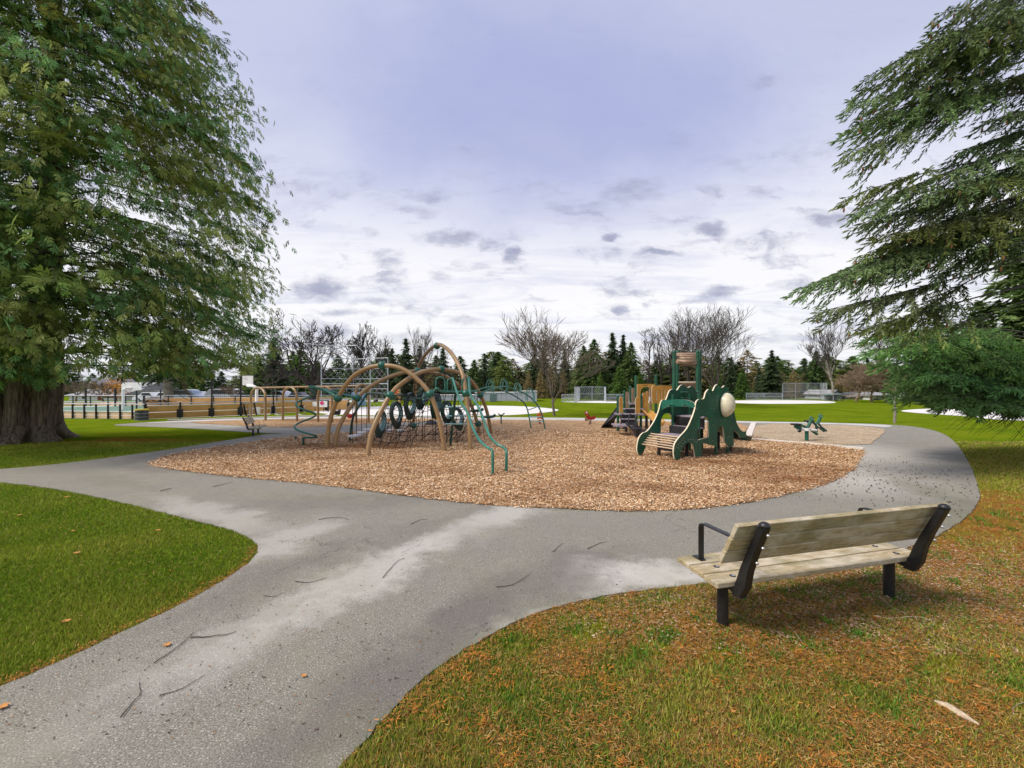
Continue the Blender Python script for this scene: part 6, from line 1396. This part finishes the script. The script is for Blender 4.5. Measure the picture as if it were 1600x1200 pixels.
cl_ = np.sin(x*5.3+2*np.sin(z*3.1))*np.sin(z*6.1+2*np.sin(x*2.7)); k = RNG.uniform(0, 1, len(x)) < np.clip((lm*(.40+.6*cl_)+.05*lm)*3.4+.02, 0, 1); x, z = x[k], z[k]; print('needles', len(x))
slivers('needle_litter', x, z, .017, .0019, [(.48, .20, .04), (.38, .15, .03), (.28, .12, .03), (.46, .30, .12), (.20, .10, .04), (.16, .09, .03)], M['chip'], .012, .022)
tx_, tz_ = cloud(900, lambda x, z: on_lawn(x, z) & (x > -1.0), (2.2, 6.5), (-.4, 1.3)); tx_, tz_ = tx_[:70], tz_[:70]
cx_t, cz_t = np.repeat(tx_, 34), np.repeat(tz_, 34); rt = np.repeat(RNG.uniform(.015, .06, len(tx_)), 34); n = len(cx_t)
slivers('needle_clusters', cx_t+RNG.normal(0, 1, n)*rt, cz_t+RNG.normal(0, 1, n)*rt, .016, .0024, [(.52, .21, .035), (.42, .16, .03), (.32, .13, .03)], M['chip'], .015, .03)
ed = [P(405, 855), P(385, 888), P(340, 918), P(280, 952), P(200, 988), P(100, 1038), P(0, 1080)]; xs, zs2 = [], []
for a_, b_ in zip(ed[:-1], ed[1:]):
    for _ in range(220): q = a_.lerp(b_, random.random()); o = random.gauss(0, .05); xs.append(q.x-abs(o)*1.2-.02); zs2.append(q.y+o*.5+.03)
ed2 = [P(595, 1130), P(640, 1083), P(700, 1035), P(760, 997), P(830, 962), P(900, 942), P(980, 928), P(1060, 919), P(1200, 902)]
for a_, b_ in zip(ed2[:-1], ed2[1:]):
    for _ in range(170): q = a_.lerp(b_, random.random()); xs.append(q.x+abs(random.gauss(0, .07))); zs2.append(q.y-abs(random.gauss(0, .07)))
slivers('edge_needles', np.array(xs), np.array(zs2), .014, .0028, [(.46, .21, .045), (.34, .15, .04), (.22, .11, .04)], M['chip'], .012, .02)
# loose chips: beds, and under the near bench
cc = [(.74, .54, .35), (.58, .36, .19), (.43, .235, .11), (.84, .69, .50), (.24, .12, .055), (.64, .41, .22)]
x, z = cloud(520000, lambda x, z: inpoly(x+RNG.normal(0, .05, len(x)), z+RNG.normal(0, .05, len(x)), chips_xy), (6.5, 20)); print('chips', len(x))
n = len(x); a = RNG.uniform(0, 2*PI, n); L_ = (.009+.00065*z)*RNG.uniform(.5, 1.5, n); W_ = (.0034+.00034*z)*RNG.uniform(.6, 1.3, n)
d = np.stack([np.cos(a), np.sin(a), RNG.uniform(-.35, .35, n)], 1)*L_[:, None]; s = np.stack([-np.sin(a), np.cos(a), RNG.uniform(-.9, .9, n)], 1)*W_[:, None]; c = np.stack([x, z, .036+RNG.uniform(0, .03, n)*(1+np.sin(x*3.1+np.sin(z*2.3)*2)*np.sin(z*3.7+np.sin(x*1.9)*2))], 1)
V = np.concatenate([np.stack([c-d-s, c+d-s, c+d*.9+s], 1), np.stack([c-d-s, c+d*.9+s, c-d*.9+s], 1)])
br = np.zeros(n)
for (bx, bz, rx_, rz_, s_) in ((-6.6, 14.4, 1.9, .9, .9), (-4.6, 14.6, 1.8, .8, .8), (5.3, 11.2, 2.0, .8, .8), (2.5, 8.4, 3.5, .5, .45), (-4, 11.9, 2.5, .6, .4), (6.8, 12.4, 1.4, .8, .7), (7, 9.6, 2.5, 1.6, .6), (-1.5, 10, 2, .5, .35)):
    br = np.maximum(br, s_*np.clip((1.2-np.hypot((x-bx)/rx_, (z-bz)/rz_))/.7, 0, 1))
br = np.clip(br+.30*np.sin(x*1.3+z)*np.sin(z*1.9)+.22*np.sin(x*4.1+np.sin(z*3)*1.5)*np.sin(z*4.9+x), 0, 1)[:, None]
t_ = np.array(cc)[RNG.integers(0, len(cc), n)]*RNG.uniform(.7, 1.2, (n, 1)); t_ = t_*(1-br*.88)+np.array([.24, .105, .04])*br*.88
soup('wood_chips', V, M['chip'], np.concatenate([t_, t_]), kind='stuff')
x, z = cloud(60000, lambda x, z: on_lawn(x, z) & (litter_mask(x, z) > .35) & (np.hypot((x-3.6)/3.4, (z-4.6)/1.3) < RNG.uniform(.4, 1.3, len(x))), (3.2, 7), (-.1, 1.35)); slivers('bench_chips', x, z, .013, .004, [(.46, .31, .21), (.38, .23, .14), (.28, .16, .09), (.56, .43, .32)], M['chip'], .010, .012)
# dark seed cones and crumbs on the right path
x, z = cloud(5200, lambda x, z: inpoly(x, z, path_xy) & (np.hypot((x-8.4)/3.6, (z-10.5)/4.0) < RNG.uniform(.3, 1.2, len(x))), (4.5, 18), (.35, 1.15)); k = ~inpoly(x, z, chips_xy) & ~inpoly(x, z, grav_xy) & (RNG.uniform(0, 1, len(x)) < .75); x, z = x[k], z[k]; n = len(x)
c = np.stack([x, z, np.full(n, .034)], 1); T4 = np.array([[[1, 0, 0], [-.5, .6, 0], [0, 0, .9]], [[-.5, .6, 0], [-.5, -.6, 0], [0, 0, .9]], [[-.5, -.6, 0], [1, 0, 0], [0, 0, .9]]])
dd = np.stack([np.cos(RNG.uniform(0, 6.28, n)), np.sin(RNG.uniform(0, 6.28, n)), np.zeros(n)], 1)
soup('path_debris', place(T4, c, dd, np.tile([0, 0, 1.], (n, 1)), RNG.uniform(.010, .024, n)), M['chip'], tints(n, (.05, .03, .02), .4, 3), kind='stuff')
x, z = cloud(2600, lambda x, z: inpoly(x, z, path_xy), (2.4, 12), (-1.25, .9)); k = ~inpoly(x, z, chips_xy); x, z = x[k], z[k]
slivers('path_crumbs', x, z, .010, .003, [(.10, .05, .03), (.30, .16, .07), (.05, .03, .02)], M['chip'], .025, .005)

# ------------------------------------------------------------------ twigs and leaves lying about, each a thing
def stick(pts, r, label, m='twig', h=.024, grp='twigs fallen on the path'):
    w = [P(x, y) + Vector((0, 0, h+r*.8)) for x, y in pts]; w = curve3(w, 4); mb = MB(); n = len(w)
    r *= .62; mb.tube([p+Vector((random.gauss(0, r*.5), random.gauss(0, r*.5), random.uniform(0, r))) for p in w], [r*(1-.6*i/n) for i in range(n)], 5)
    o = mb.build('twig', M[m], None, org=w[0]); tag(o, label, 'twig', grp)
stick([(240, 1042), (262, 1028), (285, 1010), (303, 993)], .006, 'long dark twig lying diagonal on the path at lower left')
stick([(298, 1002), (330, 1000), (355, 997), (369, 992)], .007, 'dark twig pointing right from the diagonal one')
stick([(188, 1128), (207, 1105), (219, 1090), (216, 1072)], .006, 'bent dark twig lowest at left on the path')
stick([(250, 1093), (280, 1084), (300, 1073), (320, 1060)], .005, 'thin curved twig right of the lowest bent twig')
stick([(461, 913), (485, 914), (510, 907)], .006, 'short straight twig in the middle of the path')
stick([(598, 907), (612, 890), (622, 880), (632, 876)], .006, 'hooked twig right of the path middle')
stick([(775, 922), (800, 918), (818, 908), (829, 900)], .006, 'curved twig before the pale path patch')
stick([(498, 815), (515, 812), (535, 812), (545, 815)], .008, 'thin twig crossing the path centre near the chips')
stick([(918, 861), (935, 853), (948, 850)], .007, 'small twig left of the near bench seat')
stick([(865, 865), (872, 858), (880, 852)], .006, 'tiny orange tinged twig on the path')
stick([(642, 822), (655, 816), (668, 814)], .007, 'twig on the light streak of the path')
stick([(250, 770), (262, 767), (268, 766)], .012, 'short stub of twig on the far left path')
stick([(333, 763), (345, 760), (362, 756)], .010, 'dark twig left on the path by the chip bed')
stick([(412, 935), (430, 936), (441, 930)], .004, 'faint brown twig beside the grass tongue')
G2 = 'bleached sticks on the grass'
stick([(1365, 966), (1395, 970), (1430, 967), (1455, 973)], .011, 'long pale stick behind the far bench leg', 'pale_stick', .01, G2)
stick([(1375, 937), (1390, 950), (1415, 963)], .010, 'thick pale splinter by the far bench leg', 'pale_stick', .01, G2)
stick([(1377, 1017), (1400, 1014), (1406, 1006), (1410, 997)], .006, 'thin crooked pale twig on the litter', 'pale_stick', .01, G2)
stick([(1583, 1122), (1584, 1110), (1600, 1100)], .006, 'pale hooked twig at the lower right corner', 'pale_stick', .01, G2)
stick([(660, 870), (662, 870), (665, 868)], .004, 'crumb of twig on the bright streak')
stick([(1140, 960), (1170, 972), (1200, 985), (1232, 1002)], .005, 'long straw stalk right of the near bench leg', 'pale_stick', .02, G2)
stick([(1225, 975), (1240, 990), (1255, 1010)], .005, 'second straw stalk below the bench', 'pale_stick', .02, G2)
mb = MB(); w = [P(1460, 1102), P(1480, 1110), P(1500, 1123), P(1530, 1140)]
mb.tube([p+Vector((0, 0, .03)) for p in w], [.006, .022, .024, .006], 8); o = mb.build('driftwood_piece', M['pale_stick'], None, org=w[0]); tag(o, 'pale weathered spindle shaped wood chunk at the bottom right', 'wood piece', G2)
def leaf(px, py, s, label, rot=0.0):
    c = P(px, py); out = []; base = [(0, -1), (.35, -.45), (.9, -.5), (.55, 0), (.8, .55), (.25, .4), (0, 1), (-.25, .4), (-.8, .55), (-.55, 0), (-.9, -.5), (-.35, -.45)]
    h = .036; mb = MB(); ca, sa = math.cos(rot), math.sin(rot); v = [c+Vector(((x*ca-y*sa)*s, (x*sa+y*ca)*s*.9, h+.012*(x*x+y*y)*s/.05*.6)) for x, y in base]+[c+Vector((0, 0, h))]
    mb.add(v, [(i, (i+1) % 12, 12) for i in range(12)]); o = mb.build('fallen_leaf', M['leaf_dry'], None, org=c); o.modifiers.new('solid', 'SOLIDIFY').thickness = .0015; tag(o, label, 'leaf', 'dry leaves on the ground')
for a in ((104, 779, .065, 'orange leaf at the upper edge of the left grass'), (120, 868, .055, 'tan leaf in the middle of the left grass'), (104, 976, .05, 'orange leaf in the lower left grass'), (30, 808, .05, 'small yellow leaf at far left'), (247, 832, .05, 'pale leaf right of the grass middle'),
          (261, 1014, .045, 'yellow leaf lying on the path beside the diagonal twig'), (114, 833, .04, 'yellow leaf near the leftmost grass'), (475, 1063, .03, 'small orange leaf on the speckled path'), (4, 1112, .05, 'orange leaf at the bottom left corner'),
          (1146, 1120, .022, 'bright orange leaf at the bottom middle right'), (1527, 1080, .026, 'orange leaf right of the wood chunk'), (1330, 975, .02, 'tan leaf below the bench')):
    leaf(a[0], a[1], a[2]*.8, a[3], rot=random.uniform(0, 6))
